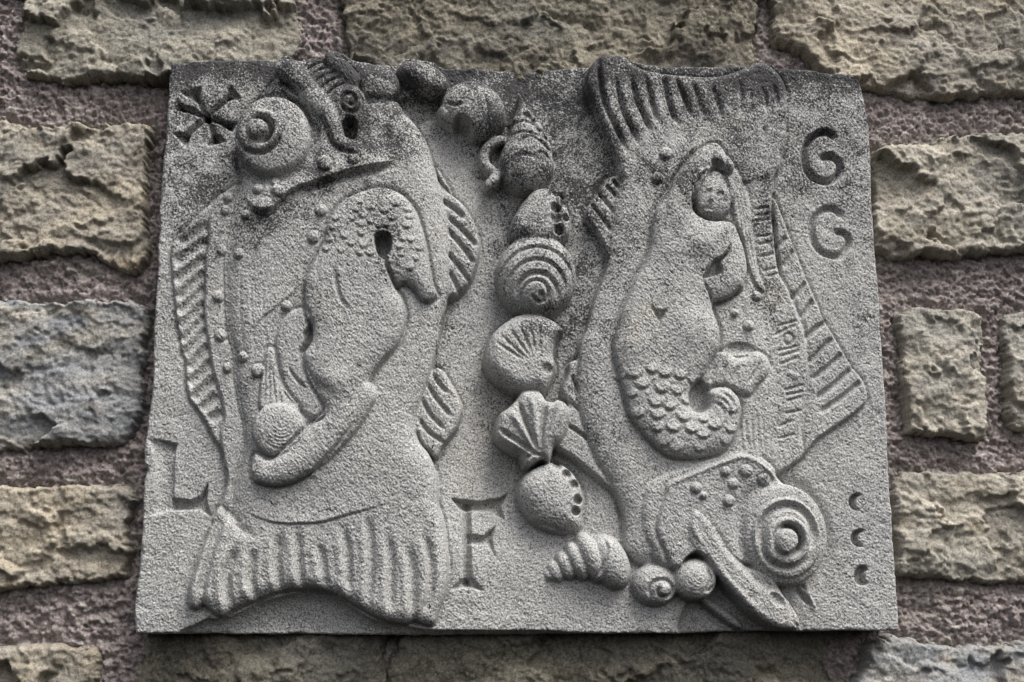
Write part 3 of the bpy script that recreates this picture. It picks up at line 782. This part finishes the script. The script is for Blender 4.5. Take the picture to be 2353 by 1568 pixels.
for k, r_ in enumerate((24, 38, 52)):
    groove([(1640 + r_ * math.cos(a), 950 + r_ * math.sin(a)) for a in np.linspace(-1.3, 0.5, 10)], 5, 4, h0=56)
# head and face
bump((1644, 440), 52, 12, 60, ang=-18, h0=58, pid=RMh, flat=0.5)
fc = (1644, 446)
bump(fc, 42, 13, 50, ang=-18, h0=66, pid=RMm, flat=0.8)
groove([(fc[0] + 47 * math.cos(a), fc[1] + 55 * math.sin(a)) for a in np.linspace(0.1, 3.3, 20)], 6, 9, h0=58)
face = lambda x, y: (fc[0] + 0.94 * x - 0.33 * y, fc[1] + 0.33 * x * 0.4 + 0.94 * y)
ridge([face(-4, -10), face(-3, 4), face(-2, 14)], 6, 7, h0=76, taper=0.3)
for sx in (-17, 13):
    bump(face(sx, -8), 10, -5, 6, h0=74)
    bump(face(sx, -8), 5, 3, 3.5, h0=74)
groove([face(-9, 27), face(-1, 28), face(7, 27)], 3.5, 3, h0=74)
ridge([face(-9, 34), face(-2, 35), face(7, 33)], 5, 3, h0=74)
ridge([face(-24, -18), face(-12, -21), face(-5, -16)], 4, 3, h0=74)
ridge([face(5, -17), face(14, -21), face(24, -17)], 4, 3, h0=74)
for k in range(6):
    a0 = -2.9 + k * 0.42
    groove([(1640 + r_ * math.cos(a0 + (r_ - 44) * .012), 440 + r_ * 1.1 * math.sin(a0 + (r_ - 44) * .012)) for r_ in (40, 48, 58)], 4, 3.5, h0=64)

print('relief drawn', round(time.time() - T0, 1))
# ------------------------------------------------------------------ weathering of the whole face
def blur(a, n=1):
    for _ in range(n):
        a = (np.pad(a, ((1, 1), (0, 0)), 'edge')[:-2] + 2 * a + np.pad(a, ((1, 1), (0, 0)), 'edge')[2:]) / 4
        a = (np.pad(a, ((0, 0), (1, 1)), 'edge')[:, :-2] + 2 * a + np.pad(a, ((0, 0), (1, 1)), 'edge')[:, 2:]) / 4
    return a


H = blur(H, 2)
ii = np.minimum(np.arange(NX), np.arange(NX)[::-1])[None] * 1.5
jj = np.minimum(np.arange(NY), np.arange(NY)[::-1])[:, None] * 1.5
edge = np.minimum(ii, jj) + 0 * H
chip = 6 + 5 * fbm(cx / 25, cy / 25, 31, 2)
H -= 7 * np.clip(1 - edge / np.clip(chip, 3, 20), 0, 1) ** 2
H -= 5 * np.clip(fbm(cx / 30, cy / 30, 41, 3) - 0.2, 0, 1) * np.exp(-edge / 25)
grain = rng.normal(size=H.shape)
g1 = blur(grain, 1); g1 /= g1.std()
g2 = blur(rng.normal(size=H.shape), 4); g2 /= g2.std()
H += 0.46 * g1 + 0.16 * g2 + 0.8 * fbm(cx / 22, cy / 22, 51, 2)
pits = blur(rng.normal(size=H.shape), 2)
pits = np.clip(pits / pits.std() - 1.5, 0, 3)
H -= 1.5 * pits

# normals of the whole face, so that parts meet without a seam
PX = np.stack([GX, -H * S, GZ], -1)
dX = np.gradient(PX, axis=1); dY = np.gradient(PX, axis=0)
NRM = np.cross(dX, dY)
NRM /= np.linalg.norm(NRM, axis=-1, keepdims=True)
NRM[NRM[..., 1] > 0] *= -1

# broad field of where the black crust has grown (top of the panel and the run-off below it)
crust = 0.62 * np.exp(-((cy - 135) / 60) ** 2) + 0.56 * (1 - sstep(150, 1000, cy)) + 0.10
crust += 0.34 * np.exp(-((cx - 1320) / 110) ** 2 - ((cy - 720) / 340) ** 2)
crust += 0.26 * np.exp(-((cx - 830) / 90) ** 2 - ((cy - 330) / 120) ** 2)
crust += 0.22 * np.exp(-((cx - 1250) / 160) ** 2 - ((cy - 260) / 160) ** 2)
crust += 0.20 * np.exp(-((cx - 430) / 80) ** 2 - ((cy - 520) / 150) ** 2)
crust -= 0.55 * np.exp(-((cx - 1040) / 70) ** 2 - ((cy - 380) / 110) ** 2)
crust -= 0.22 * np.exp(-((cx - 1250) / 400) ** 2 - ((cy - 1380) / 180) ** 2)
crust += 0.17 * fbm(cx / 120, cy / 120, 61, 3)
crust = np.minimum(crust, 1.0)

# ------------------------------------------------------------------ materials
def nodes(name):
    m = bpy.data.materials.new(name)
    m.use_nodes = True
    n = m.node_tree.nodes
    return m, n, m.node_tree.links, n['Principled BSDF']


def noise(n, l, vec, scale, detail=4, rough=0.6, dist=0.0):
    x = n.new('ShaderNodeTexNoise')
    x.inputs['Scale'].default_value = scale
    x.inputs['Detail'].default_value = detail
    x.inputs['Roughness'].default_value = rough
    x.inputs['Distortion'].default_value = dist
    l.new(vec, x.inputs['Vector'])
    return x.outputs['Fac']


def ramp(n, l, fac, stops):
    r = n.new('ShaderNodeValToRGB')
    e = r.color_ramp.elements
    while len(e) < len(stops):
        e.new(0.5)
    for k, (p, c) in enumerate(stops):
        e[k].position = p
        e[k].color = (*c, 1) if len(c) == 3 else c
    l.new(fac, r.inputs[0])
    return r.outputs[0]


def mixc(n, l, fac, a, b, mode='MIX'):
    x = n.new('ShaderNodeMix')
    x.data_type = 'RGBA'
    x.blend_type = mode
    for sock, v in ((x.inputs[0], fac), (x.inputs[6], a), (x.inputs[7], b)):
        if isinstance(v, (int, float)):
            sock.default_value = v
        elif isinstance(v, tuple):
            sock.default_value = (*v, 1)
        else:
            l.new(v, sock)
    return x.outputs[2]


def maths(n, l, op, a, b=0.0, clamp=False):
    x = n.new('ShaderNodeMath')
    x.operation = op
    x.use_clamp = clamp
    for k, v in ((0, a), (1, b)):
        if isinstance(v, (int, float)):
            x.inputs[k].default_value = v
        else:
            l.new(v, x.inputs[k])
    return x.outputs[0]


def grey(v):
    return (v, v, v)


def carved_stone():
    m, n, l, b = nodes('carved_grey_stone')
    co = n.new('ShaderNodeTexCoord').outputs['Object']
    at = n.new('ShaderNodeAttribute'); at.attribute_name = 'crust'
    base = ramp(n, l, noise(n, l, co, 5, 5), [(0.3, (0.36, 0.36, 0.355)), (0.7, (0.43, 0.425, 0.41))])
    warm = ramp(n, l, noise(n, l, co, 9, 3), [(0.58, grey(0)), (0.8, grey(0.45))])
    base = mixc(n, l, warm, base, (0.40, 0.36, 0.30))
    sp = ramp(n, l, noise(n, l, co, 520, 2, 0.7), [(0.38, grey(0.22)), (0.5, grey(0.92)), (0.66, grey(1.3))])
    base = mixc(n, l, 0.85, base, sp, 'MULTIPLY')
    cr = maths(n, l, 'ADD', at.outputs['Fac'], maths(n, l, 'MULTIPLY', maths(n, l, 'SUBTRACT', noise(n, l, co, 24, 6, 0.72), 0.5), 2.6))
    cr = maths(n, l, 'ADD', cr, maths(n, l, 'MULTIPLY', maths(n, l, 'SUBTRACT', noise(n, l, co, 380, 2, 0.7), 0.5), 3.0))
    k = ramp(n, l, cr, [(0.48, grey(0)), (0.88, grey(0.93))])
    base = mixc(n, l, k, base, (0.035, 0.034, 0.036))
    ol = ramp(n, l, noise(n, l, co, 60, 3, 0.6), [(0.74, grey(0)), (0.78, grey(0.35))])
    base = mixc(n, l, ol, base, (0.19, 0.15, 0.07))
    l.new(base, b.inputs['Base Color'])
    b.inputs['Roughness'].default_value = 0.95
    b.inputs['Specular IOR Level'].default_value = 0.15
    bp = n.new('ShaderNodeBump')
    bp.inputs['Strength'].default_value = 0.7
    bp.inputs['Distance'].default_value = 0.0012
    l.new(noise(n, l, co, 480, 3, 0.7), bp.inputs['Height'])
    l.new(bp.outputs[0], b.inputs['Normal'])
    return m


MAT_PANEL = carved_stone()


# ------------------------------------------------------------------ objects
def empty(name, label=None, cat=None, loc=(0, 0, 0)):
    o = bpy.data.objects.new(name, None)
    o.empty_display_size = 0.1
    COL.objects.link(o)
    o.location = loc
    if label:
        o['label'] = label
        o['category'] = cat
    return o


def mesh_obj(name, verts, quads, mat, parent=None, normals=None, attr=None, tris=None):
    me = bpy.data.meshes.new(name)
    nv, nq = len(verts), len(quads)
    me.vertices.add(nv)
    me.vertices.foreach_set('co', np.ascontiguousarray(verts, np.float32).ravel())
    me.loops.add(nq * 4)
    me.loops.foreach_set('vertex_index', np.ascontiguousarray(quads, np.int32).ravel())
    me.polygons.add(nq)
    me.polygons.foreach_set('loop_start', np.arange(0, nq * 4, 4, dtype=np.int32))
    me.polygons.foreach_set('loop_total', np.full(nq, 4, np.int32))
    me.update(calc_edges=True)
    me.polygons.foreach_set('use_smooth', np.ones(nq, bool))
    if normals is not None:
        me.normals_split_custom_set_from_vertices(np.ascontiguousarray(normals, np.float32))
    if attr:
        for k, v in attr.items():
            a = me.attributes.new(k, 'FLOAT', 'POINT')
            a.data.foreach_set('value', np.ascontiguousarray(v, np.float32))
    me.materials.append(mat)
    o = bpy.data.objects.new(name, me)
    COL.objects.link(o)
    if parent is not None:
        o.parent = parent
    return o


panel = empty('relief_panel', 'grey weathered stone relief panel carved with two fish, two mermaids and a chain of shells', 'relief')
idx = np.arange(NY * NX).reshape(NY, NX)
quads = np.stack([idx[:-1, :-1], idx[1:, :-1], idx[1:, 1:], idx[:-1, 1:]], -1).reshape(-1, 4)
qid = ID[:-1, :-1].ravel()
flat = PX.reshape(-1, 3)
fn = NRM.reshape(-1, 3)
fc_ = crust.ravel()
PARENT = {LFfin: LF, LFstrip: LF, LFtail: LF, LFs1: LF, LFs2: LF, LFeye: LF, LFpup: LFeye, LFlip: LF, LFjaw: LF,
          RFtail: RF, RFs: RF, RFs2: RF, RFfin: RF, RFsp: RF, RFhead: RF, RFcheek: RF, RFeye: RF, RFpup: RFeye, RFlip: RF,
          LMh: LM, LMt: LM, RMh: RMm, RMt: RMm}
PARENT[LFpup] = LF; PARENT[RFpup] = RF
LABEL = {LF: 'large fish standing head up on the left half', RF: 'large fish hanging head down on the right half',
         LM: 'mermaid diving head down across the left fish', RMm: 'mermaid with one arm over her head on the right fish'}
OBJ = {}
order = sorted(range(len(PARTS)), key=lambda k: k in PARENT)
for pid in order:
    q = quads[qid == pid]
    if len(q) == 0:
        print('empty part', pid, PARTS[pid]); continue
    u, inv = np.unique(q, return_inverse=True)
    inv = inv.reshape(-1, 4)
    v = flat[u]; nn = fn[u]; cc = fc_[u]
    if pid == 0:
        # the slab also has sides and a back
        ring = np.concatenate([idx[0, :], idx[1:, -1], idx[-1, -2::-1], idx[-2:0:-1, 0]])
        n0 = len(v)
        rv = flat[ring]
        K = 7
        rows = []
        for k in range(K + 1):
            r_ = rv.copy()
            tt_ = k / K
            r_[:, 1] = rv[:, 1] * (1 - tt_) + 0.062 * tt_
            if k:
                wob = 1.6 * S * fbm(np.arange(len(ring)) / 14.0, np.full(len(ring), k * 1.3), 77, 3)
                cen = np.array([0, 0, 0])
                dirn = rv - cen; dirn[:, 1] = 0
                dirn /= np.linalg.norm(dirn, axis=1, keepdims=True)
                r_ += dirn * (wob - 1.2 * S)[:, None]
            rows.append(r_)
        sv = np.concatenate(rows)
        nr = len(ring)
        a = np.arange(nr); b_ = (a + 1) % nr
        sq = np.concatenate([np.stack([n0 + k * nr + a, n0 + k * nr + b_, n0 + (k + 1) * nr + b_, n0 + (k + 1) * nr + a], 1) for k in range(K)])
        v = np.concatenate([v, sv]); inv = np.concatenate([inv, sq])
        cc = np.concatenate([cc, np.tile(fc_[ring], K + 1)])
        nn = None
    o = mesh_obj(PARTS[pid], v, inv, MAT_PANEL, normals=nn, attr={'crust': cc})
    OBJ[pid] = o
    par = PARENT.get(pid)
    o.parent = OBJ[par] if par in OBJ else panel
    if pid in LABEL:
        o['label'] = LABEL[pid]
print('panel built', round(time.time() - T0, 1))

# ================================================================== THE WALL
wall = empty('stone_wall', 'rough rubble wall of tan and grey stones in brownish mortar behind the relief panel', 'wall')
YM = 0.055                                  # mortar face
STONES = [
    # outline, front y, colour key, seed
    ([(46, -120), (50, 0), (36, 66), (24, 120), (54, 156), (102, 176), (240, 174), (360, 180), (430, 175), (560, 160), (655, 145), (694, 48), (667, -20), (670, -120)], 'grey'),
    ([(800, -120), (790, 0), (796, 90), (840, 150), (1100, 190), (1500, 190), (1715, 170), (1738, 100), (1745, 0), (1740, -120)], 'dark'),
    ([(1788, -120), (1780, 0), (1790, 90), (1850, 112), (1900, 165), (2000, 195), (2150, 215), (2353, 207), (2480, 205), (2480, -120)], 'tan'),
    ([(-130, 268), (0, 268), (60, 283), (200, 284), (342, 280), (336, 330), (328, 430), (332, 590), (290, 620), (220, 590), (140, 572), (0, 590), (-130, 590)], 'tan'),
    ([(-130, 690), (0, 688), (160, 690), (325, 695), (331, 790), (320, 950), (305, 985), (270, 1015), (200, 1020), (60, 1025), (-130, 1018)], 'blue'),
    ([(-130, 1118), (0, 1116), (100, 1114), (300, 1120), (294, 1200), (290, 1290), (283, 1325), (200, 1335), (80, 1345), (-130, 1345)], 'tan'),
    ([(-130, 1488), (0, 1485), (120, 1482), (215, 1494), (224, 1510), (209, 1568), (200, 1690), (-130, 1690)], 'tan'),
    ([(355, 1420), (870, 1420), (880, 1500), (876, 1690), (350, 1690)], 'dark'),
    ([(975, 1420), (1500, 1420), (1920, 1420), (1926, 1520), (1922, 1690), (975, 1690)], 'dark'),
    ([(2000, 1477), (2040, 1466), (2090, 1460), (2140, 1480), (2250, 1482), (2353, 1480), (2480, 1480), (2480, 1690), (1975, 1690), (1985, 1540)], 'blue'),
    ([(2010, 340), (2060, 332), (2110, 330), (2170, 312), (2230, 303), (2353, 305), (2480, 305), (2480, 572), (2353, 572), (2260, 580), (2192, 589), (2120, 582), (2060, 585), (2012, 562), (2010, 480), (2015, 400)], 'pale'),
    ([(2068, 722), (2092, 701), (2180, 702), (2262, 710), (2268, 800), (2272, 893), (2267, 1002), (2180, 998), (2095, 987), (2086, 900), (2079, 820)], 'pale'),
    ([(2316, 722), (2340, 712), (2400, 712), (2480, 715), (2480, 985), (2400, 985), (2345, 980), (2325, 940), (2321, 800)], 'pale'),
    ([(2068, 1090), (2140, 1080), (2250, 1084), (2353, 1085), (2480, 1082), (2480, 1340), (2400, 1340), (2240, 1338), (2180, 1328), (2105, 1324), (2068, 1316), (2066, 1200)], 'pale'),
]
PAL = {  # three stone tones and the dark-growth amount
    'tan': ((0.35, 0.305, 0.235), (0.45, 0.40, 0.32), (0.29, 0.275, 0.245), 0.20),
    'pale': ((0.36, 0.325, 0.265), (0.46, 0.425, 0.36), (0.29, 0.28, 0.255), 0.26),
    'grey': ((0.28, 0.26, 0.215), (0.37, 0.345, 0.29), (0.23, 0.225, 0.205), 0.28),
    'dark': ((0.20, 0.18, 0.145), (0.28, 0.255, 0.20), (0.15, 0.145, 0.13), 0.50),
    'blue': ((0.28, 0.285, 0.295), (0.40, 0.375, 0.325), (0.25, 0.265, 0.285), 0.18),
}


def rubble(key, seed):
    c1, c2, c3, dk = PAL[key]
    m, n, l, b = nodes('rubble_stone')
    geo = n.new('ShaderNodeTexCoord').outputs['Object']
    mp = n.new('ShaderNodeMapping')
    mp.inputs['Location'].default_value = (seed * 3.1, seed * 1.7, seed * 2.3)
    l.new(geo, mp.inputs[0])
    co = mp.outputs[0]
    st = n.new('ShaderNodeMapping'); st.inputs['Scale'].default_value = (1, 1, 2.4)
    l.new(co, st.inputs[0])
    base = ramp(n, l, noise(n, l, st.outputs[0], 7, 6, 0.6, 0.6), [(0.30, c1), (0.5, c2), (0.62, c1), (0.76, c3)])
    patch = ramp(n, l, noise(n, l, st.outputs[0], 4, 3), [(0.45, grey(0)), (0.62, grey(0.75))])
    base = mixc(n, l, patch, base, c3)
    rust = ramp(n, l, noise(n, l, co, 11, 4), [(0.62, grey(0)), (0.78, grey(0.5))])
    base = mixc(n, l, rust, base, (0.34, 0.235, 0.12))
    sp = ramp(n, l, noise(n, l, co, 320, 3, 0.75), [(0.32, grey(0.38)), (0.5, grey(0.95)), (0.68, grey(1.35))])
    base = mixc(n, l, 0.9, base, sp, 'MULTIPLY')
    dkf = maths(n, l, 'ADD', noise(n, l, co, 13, 6, 0.7), maths(n, l, 'MULTIPLY', maths(n, l, 'SUBTRACT', noise(n, l, co, 170, 3, 0.7), 0.5), 0.8))
    k = ramp(n, l, dkf, [(0.78 - dk * 0.55, grey(0)), (0.98 - dk * 0.5, grey(0.85))])
    base = mixc(n, l, k, base, (0.05, 0.047, 0.04))
    l.new(base, b.inputs['Base Color'])
    b.inputs['Roughness'].default_value = 0.95
    b.inputs['Specular IOR Level'].default_value = 0.15
    bp = n.new('ShaderNodeBump')
    bp.inputs['Strength'].default_value = 0.8
    bp.inputs['Distance'].default_value = 0.0045
    l.new(noise(n, l, co, 200, 5, 0.8), bp.inputs['Height'])
    l.new(bp.outputs[0], b.inputs['Normal'])
    return m


def in_poly_mask(X, Z, pw):
    d, ins_, _, _ = dist_poly(X, Z, pw, True)
    return np.where(ins_, d, -d)


def hsh(ix, iy, seed):
    h = (ix.astype(np.int64) * 374761393 + iy.astype(np.int64) * 668265263 + seed * 1013904223) & 0xFFFFFFFF
    h = ((h ^ (h >> 13)) * 1274126177) & 0xFFFFFFFF
    return h ^ (h >> 16)


def facets(X, Z, cell, seed, off, tilt, sx=1.0):
    """broken planes: every cell of a jittered mosaic has its own level and slope"""
    x, z = X / (cell * sx), Z / cell
    ix, iz = np.floor(x), np.floor(z)
    best = np.full(X.shape, 1e9); h = np.zeros(X.shape)
    for dx in (-1, 0, 1):
        for dz in (-1, 0, 1):
            k = hsh(ix + dx, iz + dz, seed)
            jx, jz = ix + dx + (k & 255) / 255.0, iz + dz + ((k >> 8) & 255) / 255.0
            d = (x - jx) ** 2 + (z - jz) ** 2
            v = off * (((k >> 16) & 255) / 127.5 - 1) + cell * tilt * ((x - jx) * (((k >> 20) & 255) / 127.5 - 1) * sx + (z - jz) * (((k >> 24) & 255) / 127.5 - 1))
            m = d < best
            best = np.where(m, d, best)
            h = np.where(m, v, h)
    return h


def quarry(X, Z, seed):
    """quarry-faced relief: broken planes with ledges between them, in metres"""
    wx = X + 0.024 * fbm(X * 14, Z * 14, seed + 5, 5, 0.6)
    wz = Z + 0.020 * fbm(X * 14 + 5, Z * 14, seed + 9, 5, 0.6)
    h = facets(wx, wz, 0.10, seed, 0.0048, 0.17, 1.6)
    h += 0.004 * fbm(X * 9, Z * 13, seed + 3, 3, 0.5)
    h += facets(wx * 1.1, wz * 1.1, 0.032, seed + 2, 0.0020, 0.20, 1.4)
    h += facets(wx * 1.3, wz * 1.3, 0.011, seed + 4, 0.0009, 0.22, 1.3)
    h += 0.0016 * fbm(X * 120, Z * 140, seed + 33, 4, 0.8)
    return blur(h, 1)


stone_polys = []
for si, (poly, key) in enumerate(STONES):
    pw = on_plane(spline(poly, True, 22), 0.03)[:, [0, 2]]
    n_ = len(pw)
    jit = fbm(np.arange(n_) * 0.45, np.full(n_, si * 2.1), 300 + si, 3)
    cen = pw.mean(0)
    nrm = np.roll(pw, -1, 0) - np.roll(pw, 1, 0)
    nrm = np.stack([nrm[:, 1], -nrm[:, 0]], 1); nrm /= np.linalg.norm(nrm, axis=1, keepdims=True) + 1e-9
    pw = pw + nrm * (jit * 0.0022)[:, None]
    stone_polys.append(pw)
    x0, z0 = pw.min(0) - 0.004; x1, z1 = pw.max(0) + 0.004
    # even sampling, a little finer than a picture point
    st_ = 0.0018
    gx = np.arange(x0, x1 + st_, st_); gz = np.arange(z1, z0 - st_, -st_)
    X, Z = np.meshgrid(gx, gz)
    k = 3
    d = in_poly_mask(X[::k, ::k], Z[::k, ::k], pw)
    d = resize(d, X.shape, k)
    wob = 0.0045 * fbm(X * 45, Z * 45, 500 + si, 5, 0.68)
    dd = d + wob
    rise = rnd(np.clip(dd, 0, 1), 0.007)
    hgt = 0.023 * rise + 0.003 * np.clip(dd / 0.05, 0, 1) + quarry(X, Z, 40 + si * 13) * (0.35 + 0.65 * rise)
    if si in (7, 8):
        hgt = hgt - 0.006
    Yv = YM + 0.004 - hgt
    Yv = np.where(dd < 0, YM + 0.004 + np.clip(-dd * 4, 0, 0.03) - quarry(X, Z, 40 + si * 13) * 0.3, Yv)
    vid = np.arange(X.size).reshape(X.shape)
    q = np.stack([vid[:-1, :-1], vid[1:, :-1], vid[1:, 1:], vid[:-1, 1:]], -1).reshape(-1, 4)
    keep = (dd[:-1, :-1] > -0.007).ravel()
    q = q[keep]
    u, inv = np.unique(q, return_inverse=True)
    v = np.stack([X.ravel()[u], Yv.ravel()[u], Z.ravel()[u]], 1)
    mesh_obj('stone', v, inv.reshape(-1, 4), rubble(key, si + 1), wall)
print('stones', round(time.time() - T0, 1))

# mortar: one rough bed with pebbles in it
corner = on_plane([(-130, -120), (2480, -120), (2480, 1690), (-130, 1690)], YM)
x0, x1 = corner[:, 0].min(), corner[:, 0].max()
z0, z1 = corner[:, 2].min(), corner[:, 2].max()
st_ = 0.0020
gx = np.arange(x0, x1, st_); gz = np.arange(z1, z0, -st_)
X, Z = np.meshgrid(gx, gz)
deep = np.full(X[::3, ::3].shape, -1.0)
for pw in stone_polys:
    lo, hi = pw.min(0) - 0.03, pw.max(0) + 0.03
    c = np.where((gx[::3] > lo[0]) & (gx[::3] < hi[0]))[0]; r = np.where((gz[::3] > lo[1]) & (gz[::3] < hi[1]))[0]
    sl = (slice(r[0], r[-1] + 1), slice(c[0], c[-1] + 1))
    deep[sl] = np.maximum(deep[sl], in_poly_mask(X[::3, ::3][sl], Z[::3, ::3][sl], pw))
pan = np.concatenate([Tb[::20], Rb[::20], Bb[::-20], Lb[::-20]])
dpan = resize(in_poly_mask(X[::3, ::3], Z[::3, ::3], pan), X.shape, 3)
deep = resize(deep, X.shape, 3)
hm = 0.006 * fbm(X * 14, Z * 14, 900, 4, 0.6) + 0.0048 * fbm(X * 80, Z * 80, 910, 4, 0.75)
pk = fbm(X * 120, Z * 120, 930, 2)
hm -= 0.008 * np.clip(pk - 0.35, 0, 1)
hm -= 0.004 * np.exp(-(np.clip(-deep, 0, 1) / 0.008) ** 2)
hm -= 0.012 * sstep(-0.02, 0.0, dpan)
rp = np.random.default_rng(44)
peb = np.zeros(X.shape)
for _ in range(9000):
    px, pz = rp.uniform(x0, x1), rp.uniform(z0, z1)
    i, j = int((z1 - pz) / st_), int((px - x0) / st_)
    if deep[min(i, X.shape[0] - 1), min(j, X.shape[1] - 1)] > 0 or dpan[min(i, X.shape[0] - 1), min(j, X.shape[1] - 1)] > 0.01:
        continue
    r = rp.uniform(0.0018, 0.0052) if rp.random() < 0.93 else rp.uniform(0.005, 0.008)
    n_ = int(r / st_) + 2
    sl = (slice(max(0, i - n_), i + n_ + 1), slice(max(0, j - n_), j + n_ + 1))
    q = ((X[sl] - px) / r) ** 2 + ((Z[sl] - pz) / (r * rp.uniform(0.6, 1.2))) ** 2
    b = np.sqrt(np.clip(1 - q, 0, 1))
    hm[sl] += 0.6 * r * b
    peb[sl] = np.maximum(peb[sl], (b > 0.15) * rp.uniform(0.3, 1.0))
Ym = YM - hm
vid = np.arange(X.size).reshape(X.shape)
q = np.stack([vid[:-1, :-1], vid[1:, :-1], vid[1:, 1:], vid[:-1, 1:]], -1).reshape(-1, 4)
q = q[((deep < 0.012) & (dpan < 0.05))[:-1, :-1].ravel()]
u, inv = np.unique(q, return_inverse=True)
m, n, l, b = nodes('mortar')
co = n.new('ShaderNodeTexCoord').outputs['Object']
at = n.new('ShaderNodeAttribute'); at.attribute_name = 'pebble'
base = ramp(n, l, noise(n, l, co, 6, 4), [(0.3, (0.20, 0.17, 0.16)), (0.55, (0.29, 0.25, 0.24)), (0.75, (0.24, 0.21, 0.19))])
sp = ramp(n, l, noise(n, l, co, 260, 3, 0.75), [(0.3, grey(0.45)), (0.5, grey(0.95)), (0.68, grey(1.7))])
base = mixc(n, l, 0.9, base, sp, 'MULTIPLY')
pc = ramp(n, l, noise(n, l, co, 90, 2), [(0.35, (0.20, 0.18, 0.16)), (0.6, (0.42, 0.40, 0.37))])
pk_ = ramp(n, l, at.outputs['Fac'], [(0.45, grey(0)), (0.95, grey(0.9))])
base = mixc(n, l, pk_, base, pc)
l.new(base, b.inputs['Base Color'])
b.inputs['Roughness'].default_value = 0.95
b.inputs['Specular IOR Level'].default_value = 0.15
bp = n.new('ShaderNodeBump')
bp.inputs['Strength'].default_value = 0.9
bp.inputs['Distance'].default_value = 0.002
l.new(noise(n, l, co, 230, 4, 0.75), bp.inputs['Height'])
l.new(bp.outputs[0], b.inputs['Normal'])
mesh_obj('mortar', np.stack([X.ravel()[u], Ym.ravel()[u], Z.ravel()[u]], 1), inv.reshape(-1, 4), m, wall, attr={'pebble': peb.ravel()[u]})
tot = sum(len(o.data.polygons) for o in bpy.data.objects if o.type == 'MESH')
print('quads', tot, 'seconds', round(time.time() - T0, 1))
